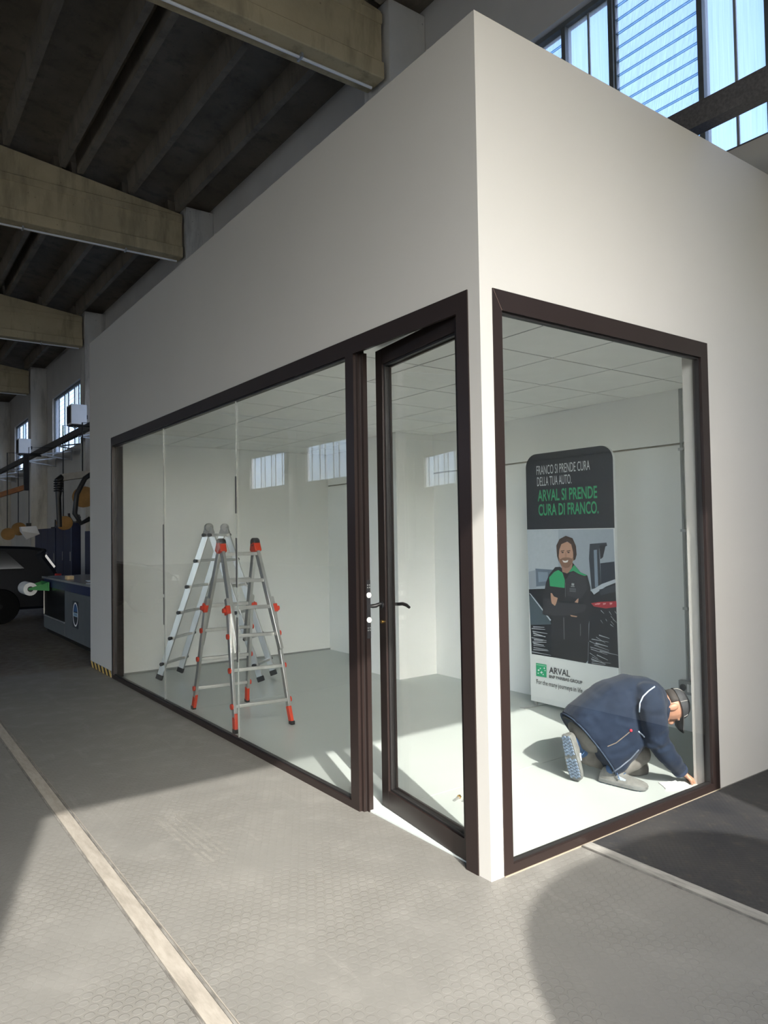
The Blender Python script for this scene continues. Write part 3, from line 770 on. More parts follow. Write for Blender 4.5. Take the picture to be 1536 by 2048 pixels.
# parked cars
def car(name, loc, rz, paint, lab):
    t = empty(name, loc, rz); tag(t, lab, 'car', 'cars parked in the workshop')
    # local: x forward, rear at x=0 .. length 4.2, width 1.76
    prof = [(0.02,.42),(0.0,.62),(.04,.88),(.10,1.00),(.28,1.26),(.20,1.37),(.45,1.42),(1.5,1.47),(2.1,1.43),(2.75,1.05),(3.7,.90),(4.12,.70),(4.18,.45),(4.1,.25),(.1,.25)]
    def sec(y, k, inset):
        return [Vector((x + (inset*(1 if x < 2 else -1) if z > .5 else 0), y*(1 - .16*max(0, (z-.9)/.5)), z)) for x, z in prof]
    rings = [sec(-.78, 0, .10), sec(-.88, 0, .0), sec(.88, 0, .0), sec(.78, 0, .10)]
    body = MB().loft(rings).build('body', paint, t, True); body.modifiers.new('b', 'BEVEL').width = .04
    gl = mat('car_glass', (0.004, 0.005, 0.006), 0.08, spec=0.35)
    for s in (-1, 1):
        MB().prism([(.62, s*.80, 1.02), (2.62, s*.80, 1.02), (2.1, s*.755, 1.36), (.95, s*.755, 1.36)], (0, s*.035, 0)).build('side_window', gl, t)
    MB().prism([(.09, -.62, 1.0), (.09, .62, 1.0), (.25, .58, 1.24), (.25, -.58, 1.24)], (-.03, 0, .03)).build('rear_window', gl, t)
    MB().prism([(2.72, -.66, 1.07), (2.72, .66, 1.07), (2.2, .58, 1.38), (2.2, -.58, 1.38)], (.03, 0, .04)).build('windscreen', gl, t)
    for s in (-1, 1):
        bx(-.02, .10, s*.84-.09, s*.84+.09-.05*s, .72, .90).build('tail_light', mat('tail_red', (0.30, 0.008, 0.008), 0.25), t, bevel=.01)
        bx(4.02, 4.16, s*.70-.14, s*.70+.14, .62, .74).build('head_light', WHITEP, t, bevel=.01)
    bx(-.03, .06, -.80, .80, .36, .58).build('bumper', paint, t, bevel=.03)
    bx(-.036, -.03, -.26, .26, .62, .73).build('number_plate', WHITEP, t)
    for x in (1.02, 3.35):
        for s in (-1, 1):
            wh = MB().lathe([(.20, -.10), (.31, -.10), (.325, -.05), (.325, .05), (.31, .10), (.20, .10)], (x, s*.80, .325), 'y', 24).build('wheel', mat('tyre_rubber', (0.006, 0.006, 0.006), 0.9, spec=0.05), t, True)
            MB().lathe([(.02, -.102), (.20, -.085), (.20, .085), (.02, .102)], (x, s*.80, .325), 'y', 16).build('rim', mat('black_rim', (0.008, 0.008, 0.009), 0.6, spec=0.1), wh, True)
    return t
PB = mat('black_car_paint', (0.004, 0.005, 0.008), 0.5, 0, 0.05, spec=0.12)
PS = mat('silver_car_paint', (0.45, 0.46, 0.47), 0.2, 0.4, 0.03)
car('parked_car', (.92, 13.45, 0), PI-.10, PB, 'black car with its tail towards the workbench')
car('parked_car', (.30, 16.6, 0), PI-.05, PS, 'silver car parked behind the black car')

# unseen white van outside the gate, added to cast the rounded floor shadow
van = empty('shadow_van', (-.58, YG-.42, -.03)); tag(van, 'high roofed white van added unseen outside the gate to cast the rounded shadow', 'van')
PV = mat('white_van_paint', (0.62, 0.62, 0.60), 0.3, 0, 0.03)
def vring(y, s, zt):
    hw = 1.07*s; pr = [(-hw, .35)]
    for k in range(33):
        a = PI*k/32; c_, s_ = -math.cos(a), math.sin(a)
        pr.append((hw*abs(c_)**.62*(1 if c_ > 0 else -1), 1.4+1.74*s_**.62))
    pr.append((hw, .35))
    return [Vector((x, y, .35+(z-.35)*zt)) for x, z in pr]
MB().loft([vring(0, .97, .99), vring(-.06, 1, 1), vring(-4.0, 1, 1), vring(-4.7, .97, .93), vring(-5.3, .93, .62), vring(-5.9, .90, .38)]).build('body', PV, van, True)
bx(-.72, -.06, .0, .02, 1.55, 2.35).build('rear_window', MATS['car_glass'], van); bx(.06, .72, .0, .02, 1.55, 2.35).build('rear_window', MATS['car_glass'], van)
for s in (-1, 1):
    bx(s*.95-.06, s*.95+.06, -.02, .02, .9, 1.4).build('tail_light', MATS['tail_red'], van)
    for y in (-1.1, -4.9):
        wv = MB().lathe([(.20, -.11), (.33, -.11), (.35, -.05), (.35, .05), (.33, .11), (.20, .11)], (s*.90, y, .35), 'x', 22).build('wheel', BLACKP, van, True)
bx(-.95, .95, -.04, .06, .34, .52).build('bumper', BLACKP, van, bevel=.02)

# ---------------------------------------------------------------- inside the office
def profile_bar(pts, w, h, up, name, m, parent, bev=.004):
    """rails following a bent path of rectangular section"""
    mb = MB()
    for a, b in zip(pts[:-1], pts[1:]): mb.bar(a, b, w, h, up)
    return mb.build(name, m, parent, bevel=bev)
def lerp(a, b, t): return Vector(a)*(1-t) + Vector(b)*t
# multi position ladder with red fittings
ld = empty('folding_ladder', (.37, 3.43, .010)); tag(ld, 'aluminium folding ladder with red plastic feet and hinges', 'ladder')
O = Vector((.37, 3.43, 0))
hin = {-1: Vector((.205, 3.43, 1.50))-O, 1: Vector((.510, 3.405, 1.50))-O}
lock = {(-1, 0): Vector((.180, 3.18, .945))-O, (1, 0): Vector((.533, 3.16, .935))-O, (-1, 1): Vector((.190, 3.68, .93))-O, (1, 1): Vector((.560, 3.65, .93))-O}
foot = {(-1, 0): Vector((.112, 2.967, 0))-O, (1, 0): Vector((.590, 2.923, 0))-O, (-1, 1): Vector((.150, 3.952, 0))-O, (1, 1): Vector((.650, 3.901, 0))-O}
for s in (-1, 1):
    hb = MB(); hb.lathe([(.034, -.030), (.040, -.022), (.040, .022), (.034, .030)], hin[s]+Vector((0, 0, -.005)), 'x', 16)
    hg = hb.build('hinge', BLACKP, ld, True)
    for k in (0, 1):
        d = (lock[(s, k)]-hin[s]).normalized()
        MB().bar(hin[s]+d*.005, hin[s]+d*.095, .064, .062, (1, 0, 0)).build('hinge_cheek', ORANGE, hg, bevel=.008)
for s in (-1, 1):
    for k in (0, 1):
        up_ = Vector((1, 0, 0)); d1 = (lock[(s, k)]-hin[s]).normalized(); d2 = (foot[(s, k)]-lock[(s, k)]).normalized()
        a = hin[s]+d1*.05; b = lock[(s, k)]
        out_ = Vector((s*.016, 0, 0))
        # upper outer rail runs past the lock, lower inner rail slides inside and flares outwards
        e = b + d1*.36
        MB().bar(a, e, .056, .030, up_).build('upper_rail', ALU, ld, bevel=.004)
        lo0 = b - d1*.10 + out_*1.6
        MB().bar(lo0, b+out_*1.6, .046, .026, up_).build('lower_rail', ALU, ld, bevel=.003)
        lr = MB().bar(b+out_*1.6, foot[(s, k)]-d2*.05, .046, .026, up_).build('lower_rail', ALU, ld, bevel=.003)
        MB().bar(foot[(s, k)]-d2*.15, foot[(s, k)]-d2*.022, .050, .030, up_).build('foot', ORANGE, ld, bevel=.006)
        ft = foot[(s, k)]
        MB().box(ft.x-.017, ft.x+.017, ft.y-.026, ft.y+.026, 0, .032).build('foot_pad', BLACKP, ld, bevel=.004)
        lk = MB().bar(b-d1*.035+out_*2.1, b+d1*.035+out_*2.1, .058, .040, up_).build('lock_bracket', ORANGE, ld, bevel=.006)
        MB().tube([b+out_*2.4, b+out_*4.6], [.017, .020], 10).build('lock_knob', ORANGE, lk, True)
for k in (0, 1):
    for t in (.18, .58, .97):
        p0, p1 = lerp(hin[-1], lock[(-1, k)], t), lerp(hin[1], lock[(1, k)], t)
        MB().bar(p0, p1, .030, .030, (0, 1, 0)).build('rung', ALU, ld, bevel=.004)
    for t in (.22, .50, .79):
        p0, p1 = lerp(lock[(-1, k)]+Vector((-.025, 0, 0)), foot[(-1, k)], t), lerp(lock[(1, k)]+Vector((.025, 0, 0)), foot[(1, k)], t)
        rg = MB().bar(p0, p1, .028, .028, (0, 1, 0)).build('rung', ALU, ld, bevel=.004)
        for q, dd in ((p0, -1), (p1, 1)):
            MB().tube([q+Vector((dd*.006, 0, 0)), q+Vector((dd*.026, 0, 0))], .023, 12).build('rung_cap', ORANGE, rg, True)

# plain aluminium double ladder behind it
l2 = empty('double_ladder', (.86, 5.08, .010)); tag(l2, 'plain aluminium double ladder with black end caps behind the red fitted one', 'ladder')
O2 = Vector((.86, 5.08, 0))
Ht = 1.66
hn = {0: Vector((.725, 4.965, Ht))-O2, 1: Vector((1.0, 5.185, Ht))-O2}
ft2 = {(0, 0): Vector((.306, 5.377, 0))-O2, (1, 0): Vector((.632, 5.637, 0))-O2, (0, 1): Vector((1.128, 4.544, 0))-O2, (1, 1): Vector((1.389, 4.767, 0))-O2}
wdir = (hn[1]-hn[0]).normalized()
for k in (0, 1):
    dsec = [(ft2[(s, k)]-hn[s]).normalized() for s in (0, 1)]
    for s in (0, 1):
        MB().bar(hn[s]+dsec[s]*.03, ft2[(s, k)]-dsec[s]*.045, .022, .068, wdir.cross(dsec[s])).build('rail', ALU, l2, bevel=.004)
        q = ft2[(s, k)]
        MB().bar(q-dsec[s]*.085, q-dsec[s]*.030, .032, .076, wdir.cross(dsec[s])).build('foot', BLACKP, l2, bevel=.006)
    for i in range(6):
        t = .055 + .165*i
        p0, p1 = lerp(hn[0], ft2[(0, k)], t), lerp(hn[1], ft2[(1, k)], t)
        rg = MB().bar(p0-wdir*.025, p1+wdir*.025, .032, .028).build('rung', ALU, l2, bevel=.004)
        for q, dd in ((p0, -1), (p1, 1)):
            MB().tube([q+wdir*dd*.022, q+wdir*dd*.060], [.017, .020], 10).build('rung_cap', BLACKP, rg, True)
for s in (0, 1):
    hg = MB().lathe([(.034, -.028), (.045, -.02), (.045, .02), (.034, .028)], hn[s]+Vector((0, 0, -.01)), 'y', 16).build('hinge', GREYP, l2, True)
    for k in (0, 1):
        d = (ft2[(s, k)]-hn[s]).normalized()
        MB().bar(hn[s]+d*.01, hn[s]+d*.09, .036, .074, wdir.cross(d)).build('hinge_cheek', GREYP, hg, bevel=.008)

# ---------------------------------------------------------------- banner
BX = 2.58
B0 = at(1066, 1402, 0, BX)
bn = empty('banner_stand', (BX, 1.665, .010)); tag(bn, 'tall advertising banner with black header and printed mechanic', 'banner')
YL, YR, ZB, ZTP = 2.135, 1.200, .050, 2.250
def bl(y, z, dx=0): return Vector((dx, y-1.665, z-.010))
def rounded(yl, yr, zb, zt, rt):
    pts = [(yl, zb), (yr, zb)]
    for k in range(9): a = PI/2*k/8; pts.append((yr+rt-rt*math.cos(a), zt-rt+rt*math.sin(a)))
    for k in range(9): a = PI/2*k/8; pts.append((yl-rt+rt*math.sin(a), zt-rt+rt*math.cos(a)))
    return pts
PRW = mat('print_white', (0.74, 0.76, 0.74), 0.55, 0, 0.02)
PRK = mat('print_black', (0.016, 0.019, 0.024), 0.45, 0, 0.03)
PRG = mat('print_green', (0.035, 0.36, 0.15), 0.5, 0, 0.03)
def flatc(name, col): return mat('print_'+name, col, 0.5, 0, 0.04, 30)
MB().prism([bl(y, z, 0) for y, z in rounded(YL, YR, ZB, ZTP, .12)], (.028, 0, 0)).build('panel', PRW, bn, bevel=.003)
hdr = MB().prism([bl(y, z, -.0012) for y, z in rounded(YL-.0015, YR+.0015, 1.579, ZTP-.0015, .119)], (.001, 0, 0)).build('header', PRK, bn)
for y in (YL-.05, YR+.05):
    bx(.004, .024, y-1.665-.014, y-1.665+.014, 0.0, .045).build('leg', ALU, bn)
    MB().box(-.16, .18, y-1.665-.03, y-1.665+.03, 0, .006).build('foot_plate', ALU, bn)
def cp(cx_, cy_, dx):   # point of the print, from its place in the photograph
    q = at(1030+cx_/3.7926, 880+cy_/3.7926, 0, BX); return bl(q.y, q.z, dx)
LAY = [0]
def inkpoly(pts, m, name, parent):
    LAY[0] += 1; dx = -.0013-.00006*LAY[0]
    return MB().add([cp(x, y, dx) for x, y in pts], [tuple(range(len(pts)))]).build(name, m, parent)
def inkell(x, y, rx, ry, m, name, parent, n=24, a0=0, a1=2*PI):
    return inkpoly([(x+rx*math.cos(a0+(a1-a0)*k/n), y+ry*math.sin(a0+(a1-a0)*k/n)) for k in range(n)], m, name, parent)
ph = inkpoly([(92, 681), (747, 674), (788, 1730), (128, 1622)], flatc('haze', (0.36, 0.41, 0.46)), 'photo_print', bn)
dk, dk2 = flatc('dark', (0.012, 0.014, 0.019)), flatc('dark2', (0.035, 0.045, 0.060))
inkpoly([(92, 681), (330, 678), (330, 980), (104, 1000)], flatc('wall_light', (0.44, 0.49, 0.53)), 'backdrop', ph)
inkpoly([(155, 975), (300, 985), (305, 1098), (160, 1112)], flatc('win', (0.13, 0.17, 0.22)), 'backdrop', ph)
inkpoly([(175, 1000), (250, 1003), (252, 1070), (180, 1078)], flatc('win2', (0.22, 0.28, 0.35)), 'backdrop', ph)
inkpoly([(104, 1000), (158, 985), (162, 1120), (108, 1128)], flatc('pale2', (0.30, 0.34, 0.39)), 'backdrop', ph)
inkpoly([(568, 788), (695, 778), (700, 803), (640, 822), (655, 1118), (582, 1130), (562, 900)], dk2, 'car_lift', ph)
inkpoly([(598, 835), (622, 832), (632, 1110), (608, 1118)], flatc('lift_light', (0.22, 0.28, 0.35)), 'car_lift', ph)
inkpoly([(640, 800), (690, 795), (668, 890), (648, 905)], dk, 'car_lift', ph)
inkpoly([(648, 935), (755, 922), (762, 1062), (655, 1118)], flatc('navy', (0.018, 0.026, 0.042)), 'backdrop', ph)
lc = inkpoly([(106, 1132), (232, 1128), (300, 1380), (300, 1650), (128, 1622)], dk, 'printed_car', ph)
inkpoly([(110, 1180), (150, 1195), (262, 1345), (275, 1398), (118, 1402)], flatc('screen', (0.07, 0.10, 0.12)), 'windscreen', ph)
inkpoly([(108, 1160), (118, 1165), (275, 1365), (268, 1372)], flatc('chrome', (0.50, 0.55, 0.60)), 'highlight', ph)
rc = inkpoly([(572, 1150), (650, 1110), (762, 1058), (788, 1730), (555, 1695)], dk, 'printed_car', ph)
inkpoly([(578, 1142), (660, 1092), (760, 1056), (765, 1082), (690, 1112), (600, 1172)], flatc('chrome', (0.50, 0.55, 0.60)), 'highlight', ph)
inkpoly([(640, 1135), (760, 1100), (766, 1150), (650, 1178)], dk2, 'rear_screen', ph)
inkpoly([(578, 1238), (640, 1228), (770, 1222), (772, 1266), (690, 1278), (600, 1262)], flatc('tail', (0.42, 0.022, 0.035)), 'tail_light', ph)
R.seed(11)
for k in range(6):
    x = 600+R.random()*150; inkpoly([(x, 1232+R.random()*12), (x+22, 1230+R.random()*10), (x+18, 1246), (x+2, 1250)], flatc('tailw', (0.75, 0.35, 0.36)), 'tail_light', ph)
def streak(x0, y0, x1, y1, w_):
    inkpoly([(x0, y0-w_), (x1, y1-w_*.4), (x1, y1+w_*.4), (x0, y0+w_)], flatc('streak', (0.45, 0.48, 0.50)), 'highlight', ph)
for k in range(13):
    y = 1412+k*16; streak(126+R.random()*20, y+R.random()*8, 215+R.random()*62, y+R.uniform(8, 34), R.uniform(2, 5))
for k in range(15):
    y = 1480+k*15; x = 560+R.random()*90; streak(x, y, min(782, x+R.uniform(60, 150)), y+R.uniform(12, 45), R.uniform(2, 5))
for k in range(10):
    x = 650+R.random()*110; y = 1290+R.random()*120; streak(x, y, x+R.uniform(8, 26), y+R.uniform(10, 30), R.uniform(2, 4))
# printed mechanic
JK, JK2, SK, HR = flatc('jacket', (0.024, 0.024, 0.028)), flatc('jacket2', (0.042, 0.042, 0.048)), flatc('skin', (0.50, 0.29, 0.20)), flatc('hair', (0.055, 0.032, 0.022))
mn = inkpoly([(282, 1490), (420, 1500), (560, 1512), (556, 1672), (540, 1692), (280, 1645)], flatc('pants', (0.020, 0.020, 0.022)), 'printed_mechanic', ph)
inkpoly([(345, 962), (308, 964), (262, 1020), (238, 1080), (216, 1200), (212, 1320), (282, 1345), (276, 1495), (420, 1516), (562, 1532), (562, 1400), (578, 1300), (576, 1120), (552, 1028), (500, 1004), (452, 945), (440, 930), (395, 1000)], JK, 'jacket', ph)
inkpoly([(352, 930), (440, 930), (432, 992), (398, 1012), (362, 1000)], flatc('skin2', (0.38, 0.21, 0.15)), 'neck', ph)
inkpoly([(362, 1000), (398, 1012), (425, 995), (400, 1050), (385, 1060)], flatc('shirt', (0.012, 0.012, 0.014)), 'jacket', ph)
inkpoly([(262, 1042), (300, 1000), (332, 986), (362, 1006), (381, 1062), (379, 1122), (268, 1108)], PRG, 'jacket_yoke', ph)
inkpoly([(410, 1004), (436, 968), (452, 946), (500, 1004), (553, 1026), (520, 1032), (470, 1006), (446, 992)], PRG, 'jacket_yoke', ph)
inkpoly([(386, 1060), (430, 1000), (470, 1010), (540, 1034), (552, 1130), (500, 1210), (400, 1180)], JK2, 'jacket', ph)
inkell(391, 868, 61, 96, SK, 'face', ph)
inkpoly([(336, 890), (345, 905), (365, 893), (388, 890), (415, 892), (436, 900), (446, 885), (438, 935), (412, 966), (385, 972), (355, 955), (340, 925)], flatc('beard', (0.24, 0.13, 0.085)), 'beard', ph)
inkpoly([(362, 912), (385, 917), (408, 910), (402, 926), (385, 931), (370, 927)], flatc('teeth', (0.80, 0.76, 0.72)), 'mouth', ph)
for x in (364, 409): 
    inkell(x, 853, 9, 5, flatc('eye', (0.03, 0.02, 0.02)), 'eye', ph, 10)
    inkpoly([(x-14, 840), (x+14, 836), (x+14, 842), (x-14, 846)], HR, 'eyebrow', ph)
inkpoly([(383, 850), (392, 850), (398, 888), (380, 890)], flatc('skin3', (0.42, 0.23, 0.16)), 'nose', ph)
inkpoly([(338, 930), (322, 880), (317, 800), (340, 752), (388, 727), (440, 745), (466, 805), (471, 870), (460, 908), (446, 915), (444, 850), (430, 792), (400, 770), (355, 790), (340, 830), (335, 880)], HR, 'hair', ph)
inkpoly([(216, 1200), (330, 1218), (420, 1228), (520, 1236), (545, 1262), (530, 1300), (420, 1330), (300, 1332), (214, 1318)], JK2, 'sleeve', ph)
inkpoly([(330, 1216), (520, 1232), (535, 1245), (340, 1232)], dk, 'sleeve', ph)
inkpoly([(274, 1160), (284, 1162), (298, 1186), (328, 1198), (316, 1240), (306, 1258), (282, 1238), (276, 1205)], SK, 'hand', ph)
inkpoly([(455, 1230), (474, 1208), (486, 1200), (482, 1236)], SK, 'hand', ph)
inkpoly([(422, 1326), (476, 1336), (470, 1344), (430, 1338)], SK, 'hand', ph)
inkpoly([(370, 1345), (376, 1345), (380, 1512), (374, 1512)], flatc('zip', (0.14, 0.14, 0.15)), 'zip', ph)
inkpoly([(384, 1080), (388, 1080), (388, 1190), (384, 1190)], flatc('zip', (0.14, 0.14, 0.15)), 'zip', ph)
inkpoly([(433, 1086), (453, 1088), (452, 1105), (432, 1103)], flatc('badge', (0.40, 0.42, 0.42)), 'chest_badge', ph)
inkpoly([(428, 1108), (456, 1110), (456, 1115), (428, 1113)], flatc('badge', (0.40, 0.42, 0.42)), 'chest_badge', ph)
for k in range(3): inkpoly([(417, 1124+10*k), (466, 1128+10*k), (466, 1132+10*k), (417, 1128+10*k)], flatc('badge2', (0.22, 0.22, 0.24)), 'chest_badge', ph)
inkpoly([(497, 1395), (503, 1395), (503, 1485), (498, 1485)], flatc('zip', (0.14, 0.14, 0.15)), 'zip', ph)
# lettering
def lettering(s, p0, p1, hgt, m, parent, bold=0.0, dx=-.006, spacing=1.0):
    cu = bpy.data.curves.new('lettering', 'FONT'); cu.body = s; cu.offset = bold; cu.space_character = spacing; cu.resolution_u = 4
    ob = bpy.data.objects.new('lettering_tmp', cu); COL.objects.link(ob)
    dg = bpy.context.evaluated_depsgraph_get(); dg.update()
    me = bpy.data.meshes.new_from_object(ob.evaluated_get(dg))
    COL.objects.unlink(ob); bpy.data.objects.remove(ob); bpy.data.curves.remove(cu)
    xs = [v.co.x for v in me.vertices]; caps = [v.co.y for v in me.vertices]
    x0, x1 = min(xs), max(xs)
    wd = (p1-p0).length; du = (p1-p0).normalized()
    sx_ = wd/(x1-x0); sy_ = hgt/0.70
    for v in me.vertices:
        v.co = p0 + du*((v.co.x-x0)*sx_) + Vector((0, 0, 1))*(v.co.y*sy_) + Vector((dx-p0.x, 0, 0))
    me.name = 'lettering'; me.materials.clear(); me.materials.append(m)
    o = bpy.data.objects.new('lettering', me); COL.objects.link(o); o.parent = parent
    return o
TW = flatc('type_white', (0.62, 0.64, 0.64))
def lv(cx0, cx1, z):  # baseline at a level height
    a = cp(cx0, 0, 0); b = cp(cx1, 0, 0); a.z = b.z = z-.010; return a, b
lettering('FRANCO SI PRENDE CURA', *lv(161, 566, 2.062), .080, TW, hdr, 0)
lettering('DELLA TUA AUTO.', *lv(164, 424, 1.962), .080, TW, hdr, 0)
lettering('ARVAL SI PRENDE', *lv(166, 616, 1.828), .098, PRG, hdr, .018)
lettering('CURA DI FRANCO.', *lv(170, 624, 1.702), .098, PRG, hdr, .018)
lg = inkpoly([(163, 1690), (242, 1704), (243, 1802), (165, 1788)], flatc('logo_green', (0.03, 0.40, 0.18)), 'logo', bn)
for x, y, r_ in ((183, 1745, 10), (196, 1732, 7), (180, 1768, 8), (205, 1762, 13), (226, 1730, 8), (232, 1748, 6), (218, 1778, 7)):
    pts = []
    for k in range(8): a = 2*PI*k/8; q = r_ if k % 2 == 0 else r_*.42; pts.append((x+q*math.cos(a), y+q*math.sin(a)))
    inkpoly(pts, flatc('logo_white', (0.75, 0.80, 0.77)), 'logo_star', lg)
inkpoly([(168, 1700), (238, 1712), (238, 1717), (168, 1705)], flatc('logo_pale', (0.35, 0.60, 0.45)), 'logo_star', lg)
TG = flatc('type_grey', (0.05, 0.052, 0.055))
def sl(cx0, cy0, cx1, cy1):
    a, b = cp(cx0, cy0, 0), cp(cx1, cy1, 0); z = (a.z+b.z)/2; a.z = b.z = z; return a, b
lettering('ARVAL', *sl(262, 1774, 421, 1789), .055, TG, bn, .012)
lettering('BNP PARIBAS GROUP', *sl(262, 1808, 514, 1846), .026, TG, bn, .02)
lettering('For the many journeys in life', *sl(168, 1854, 515, 1911), .040, TG, bn, .004)

# conduit, socket and small floor fittings
cdt = empty('wall_conduit', (xi, .775, .40)); tag(cdt, 'grey conduit pipe with clips on the office wall above the socket', 'conduit')
MB().tube([(-.016, 0, 0), (-.016, 0, 2.249)], .011, 10).build('pipe', GREYP, cdt, True)
for z in (.55, 1.15, 1.78): bx(-.030, -.0005, -.020, .020, z-.01, z+.01).build('clip', STEELG, cdt)
sk = empty('wall_socket', (xi, .755, .295)); tag(sk, 'grey surface mounted double wall socket below the conduit', 'socket')
bx(-.045, -.0005, -.075, .085, 0, .104).build('box', GREYP, sk, bevel=.005)
MB().lathe([(.026, -.049), (.026, -.0455), (.018, -.0455)], (0, .045, .052), 'x', 16).build('outlet', DKSTEEL, sk, True)
for k in range(3): bx(-.049, -.0455, -.062+.026*k, -.042+.026*k, .022, .082).build('switch', WHITEP, sk)
fb = at(914, 1600, 2, .010)
for i, (dx, dy, a) in enumerate(((0, 0, .3), (.03, -.035, .5))):
    o = empty('floor_bolt', (fb.x+dx, fb.y+dy, .010), a); tag(o, ['small brass bolt on the office floor behind the door', 'second small brass bolt lying beside the first'][i], 'bolt')
    MB().tube([(-.03, 0, .008), (.02, 0, .008)], .007, 8).build('shank', STEELG, o, True)
    MB().tube([(.02, 0, .0115), (.032, 0, .0115)], .0115, 6).build('head', BRASS, o)

# ---------------------------------------------------------------- kneeling worker
AM = Vector((1.415, .354, .010))
DR = Vector((.8098, -.5868, 0)).normalized()      # the way he faces
DD = Vector((.5868, .8098, 0)).normalized()       # across his body, away from the pane
UP = Vector((0, 0, 1))
def W(px, py, d):
    dirv = FWD + RGT*((px-768)/1443.66) - UPV*((py-1024)/1443.66)
    t = (AM.dot(DD) + d - CAM_POS.dot(DD))/dirv.dot(DD)
    return CAM_POS + dirv*t - AM
def solid(mb, name, vox, smooth_it=6, fac=0.5):
    """fuse overlapping closed shapes into one continuous smooth surface"""
    me = bpy.data.meshes.new(name); me.from_pydata([tuple(v) for v in mb.v], [], mb.f); me.update()
    bm = bmesh.new(); bm.from_mesh(me)
    bmesh.ops.recalc_face_normals(bm, faces=bm.faces); bm.to_mesh(me); bm.free()
    ob = bpy.data.objects.new(name, me); COL.objects.link(ob)
    r = ob.modifiers.new('r', 'REMESH'); r.mode = 'VOXEL'; r.voxel_size = vox; r.use_smooth_shade = True
    s = ob.modifiers.new('s', 'SMOOTH'); s.iterations = smooth_it; s.factor = fac
    dg = bpy.context.evaluated_depsgraph_get(); dg.update()
    me2 = bpy.data.meshes.new_from_object(ob.evaluated_get(dg))
    COL.objects.unlink(ob); bpy.data.objects.remove(ob); bpy.data.meshes.remove(me)
    for pl in me2.polygons: pl.use_smooth = True
    return me2
def put(me, name, m, parent=None, loc=None):
    me.name = name; me.materials.clear(); me.materials.append(m)
    o = bpy.data.objects.new(name, me); COL.objects.link(o)
    if parent: o.parent = parent
    if loc is not None: o.location = loc
    return o
def limb(mb, pts, rads, n=14, sub=5):
    P_ = [Vector(q) for q in pts]; out_p = []; out_r = []
    for i in range(len(P_)-1):
        for k in range(sub):
            t = k/sub; out_p.append(P_[i].lerp(P_[i+1], t)); out_r.append(rads[i]*(1-t)+rads[i+1]*t)
    out_p.append(P_[-1]); out_r.append(rads[-1])
    mb.tube(out_p, out_r, n)
    for q, r in zip(P_, rads): mb.ell(q, (r, r, r), 12, 8)

SKIN = mat('skin', (0.40, 0.205, 0.13), 0.5, 0, 0.10, 20)
JEANSG = mat('grey_work_trousers', (0.125, 0.118, 0.108), 0.85, 0, 0.15, 20, 0.3, 300)
def fleece():
    m, nt, out = base('navy_fleece'); co = coords(nt)
    f = noise_n(nt, co, 9, 5, 0.6); sp_n = noise_n(nt, co, 55, 6, 0.75); g = noise_n(nt, co, 260, 2)
    c = ramp(nt, f, [(0.3, (0.0085, 0.0145, 0.030)), (0.7, (0.014, 0.023, 0.043))])
    c = mix_rgb(nt, ramp(nt, sp_n, [(0.66, (0,)*3), (0.76, (0.55,)*3)]), c, (0.09, 0.115, 0.15))
    b = principled(nt, out, c, 0.9, 0, 0.2); bump(nt, b, g, 0.25, 0.003)
    b.inputs['Sheen Weight'].default_value = 0.06
    return m
FLEECE = fleece()
LINING = mat('black_lining', (0.012, 0.012, 0.014), 0.8)
SHOEG = mat('grey_suede', (0.15, 0.15, 0.14), 0.85, 0, 0.25, 25, 0.3, 200)
SOLEB = mat('blue_grey_tread', (0.13, 0.175, 0.24), 0.7, 0, 0.2, 30)
SOCKB = mat('blue_sock', (0.035, 0.08, 0.17), 0.85)

hip = W(1192, 1452, .20); chest = W(1280, 1405, .20); neckb = W(1318, 1402, .20)
shR, shL = W(1303, 1396, .045), W(1308, 1398, .37)
elR, wrR = W(1313, 1480, -.02), W(1361, 1542, .065)
elL, wrL = W(1290, 1450, .38), W(1262, 1470, .30)
hdC = W(1341, 1411, .16)
knR, anR = W(1278, 1508, .17), W(1243, 1538, .11)
knL, anL = W(1268, 1530, .27), W(1172, 1510, .22)
hipR, hipL = W(1198, 1462, .12), W(1198, 1464, .29)
fl = -AM.z + .010   # office floor in local z
# body, one surface
b = MB()
limb(b, [hip, W(1235, 1415, .2), chest], [.125, .125, .13])
limb(b, [chest, neckb, hdC-DR*.02], [.11, .075, .055])
crown = (DR*.97 + UP*.24).normalized(); face = (-UP*.97 + DR*.24).normalized()
rotH = Matrix((face, crown.cross(face), crown)).transposed()
b.ell(hdC, (.094, .074, .108), 18, 12, rotH)
jaw = hdC + face*.045 - crown*.065; b.ell(jaw, (.050, .050, .058), 14, 9, rotH)
b.ell(hdC+face*.098-crown*.022, (.020, .013, .024), 10, 7, rotH)            # nose
b.ell(hdC+face*.086-crown*.055, (.014, .024, .012), 10, 7, rotH)            # lips
b.ell(hdC+face*.098-crown*.092, (.016, .020, .014), 10, 7, rotH)            # chin
b.ell(hdC+face*.084+crown*.014, (.014, .050, .010), 10, 7, rotH)            # brow
for s in (-1, 1):
    b.ell(hdC+DD*s*.080-face*.012-crown*.012, (.022, .013, .034), 12, 8, rotH)   # ears
limb(b, [shR, elR, wrR], [.058, .045, .030]); limb(b, [shL, elL, wrL], [.058, .045, .030])
limb(b, [hipR, knR, anR], [.085, .058, .040]); limb(b, [hipL, knL, anL], [.085, .058, .040])
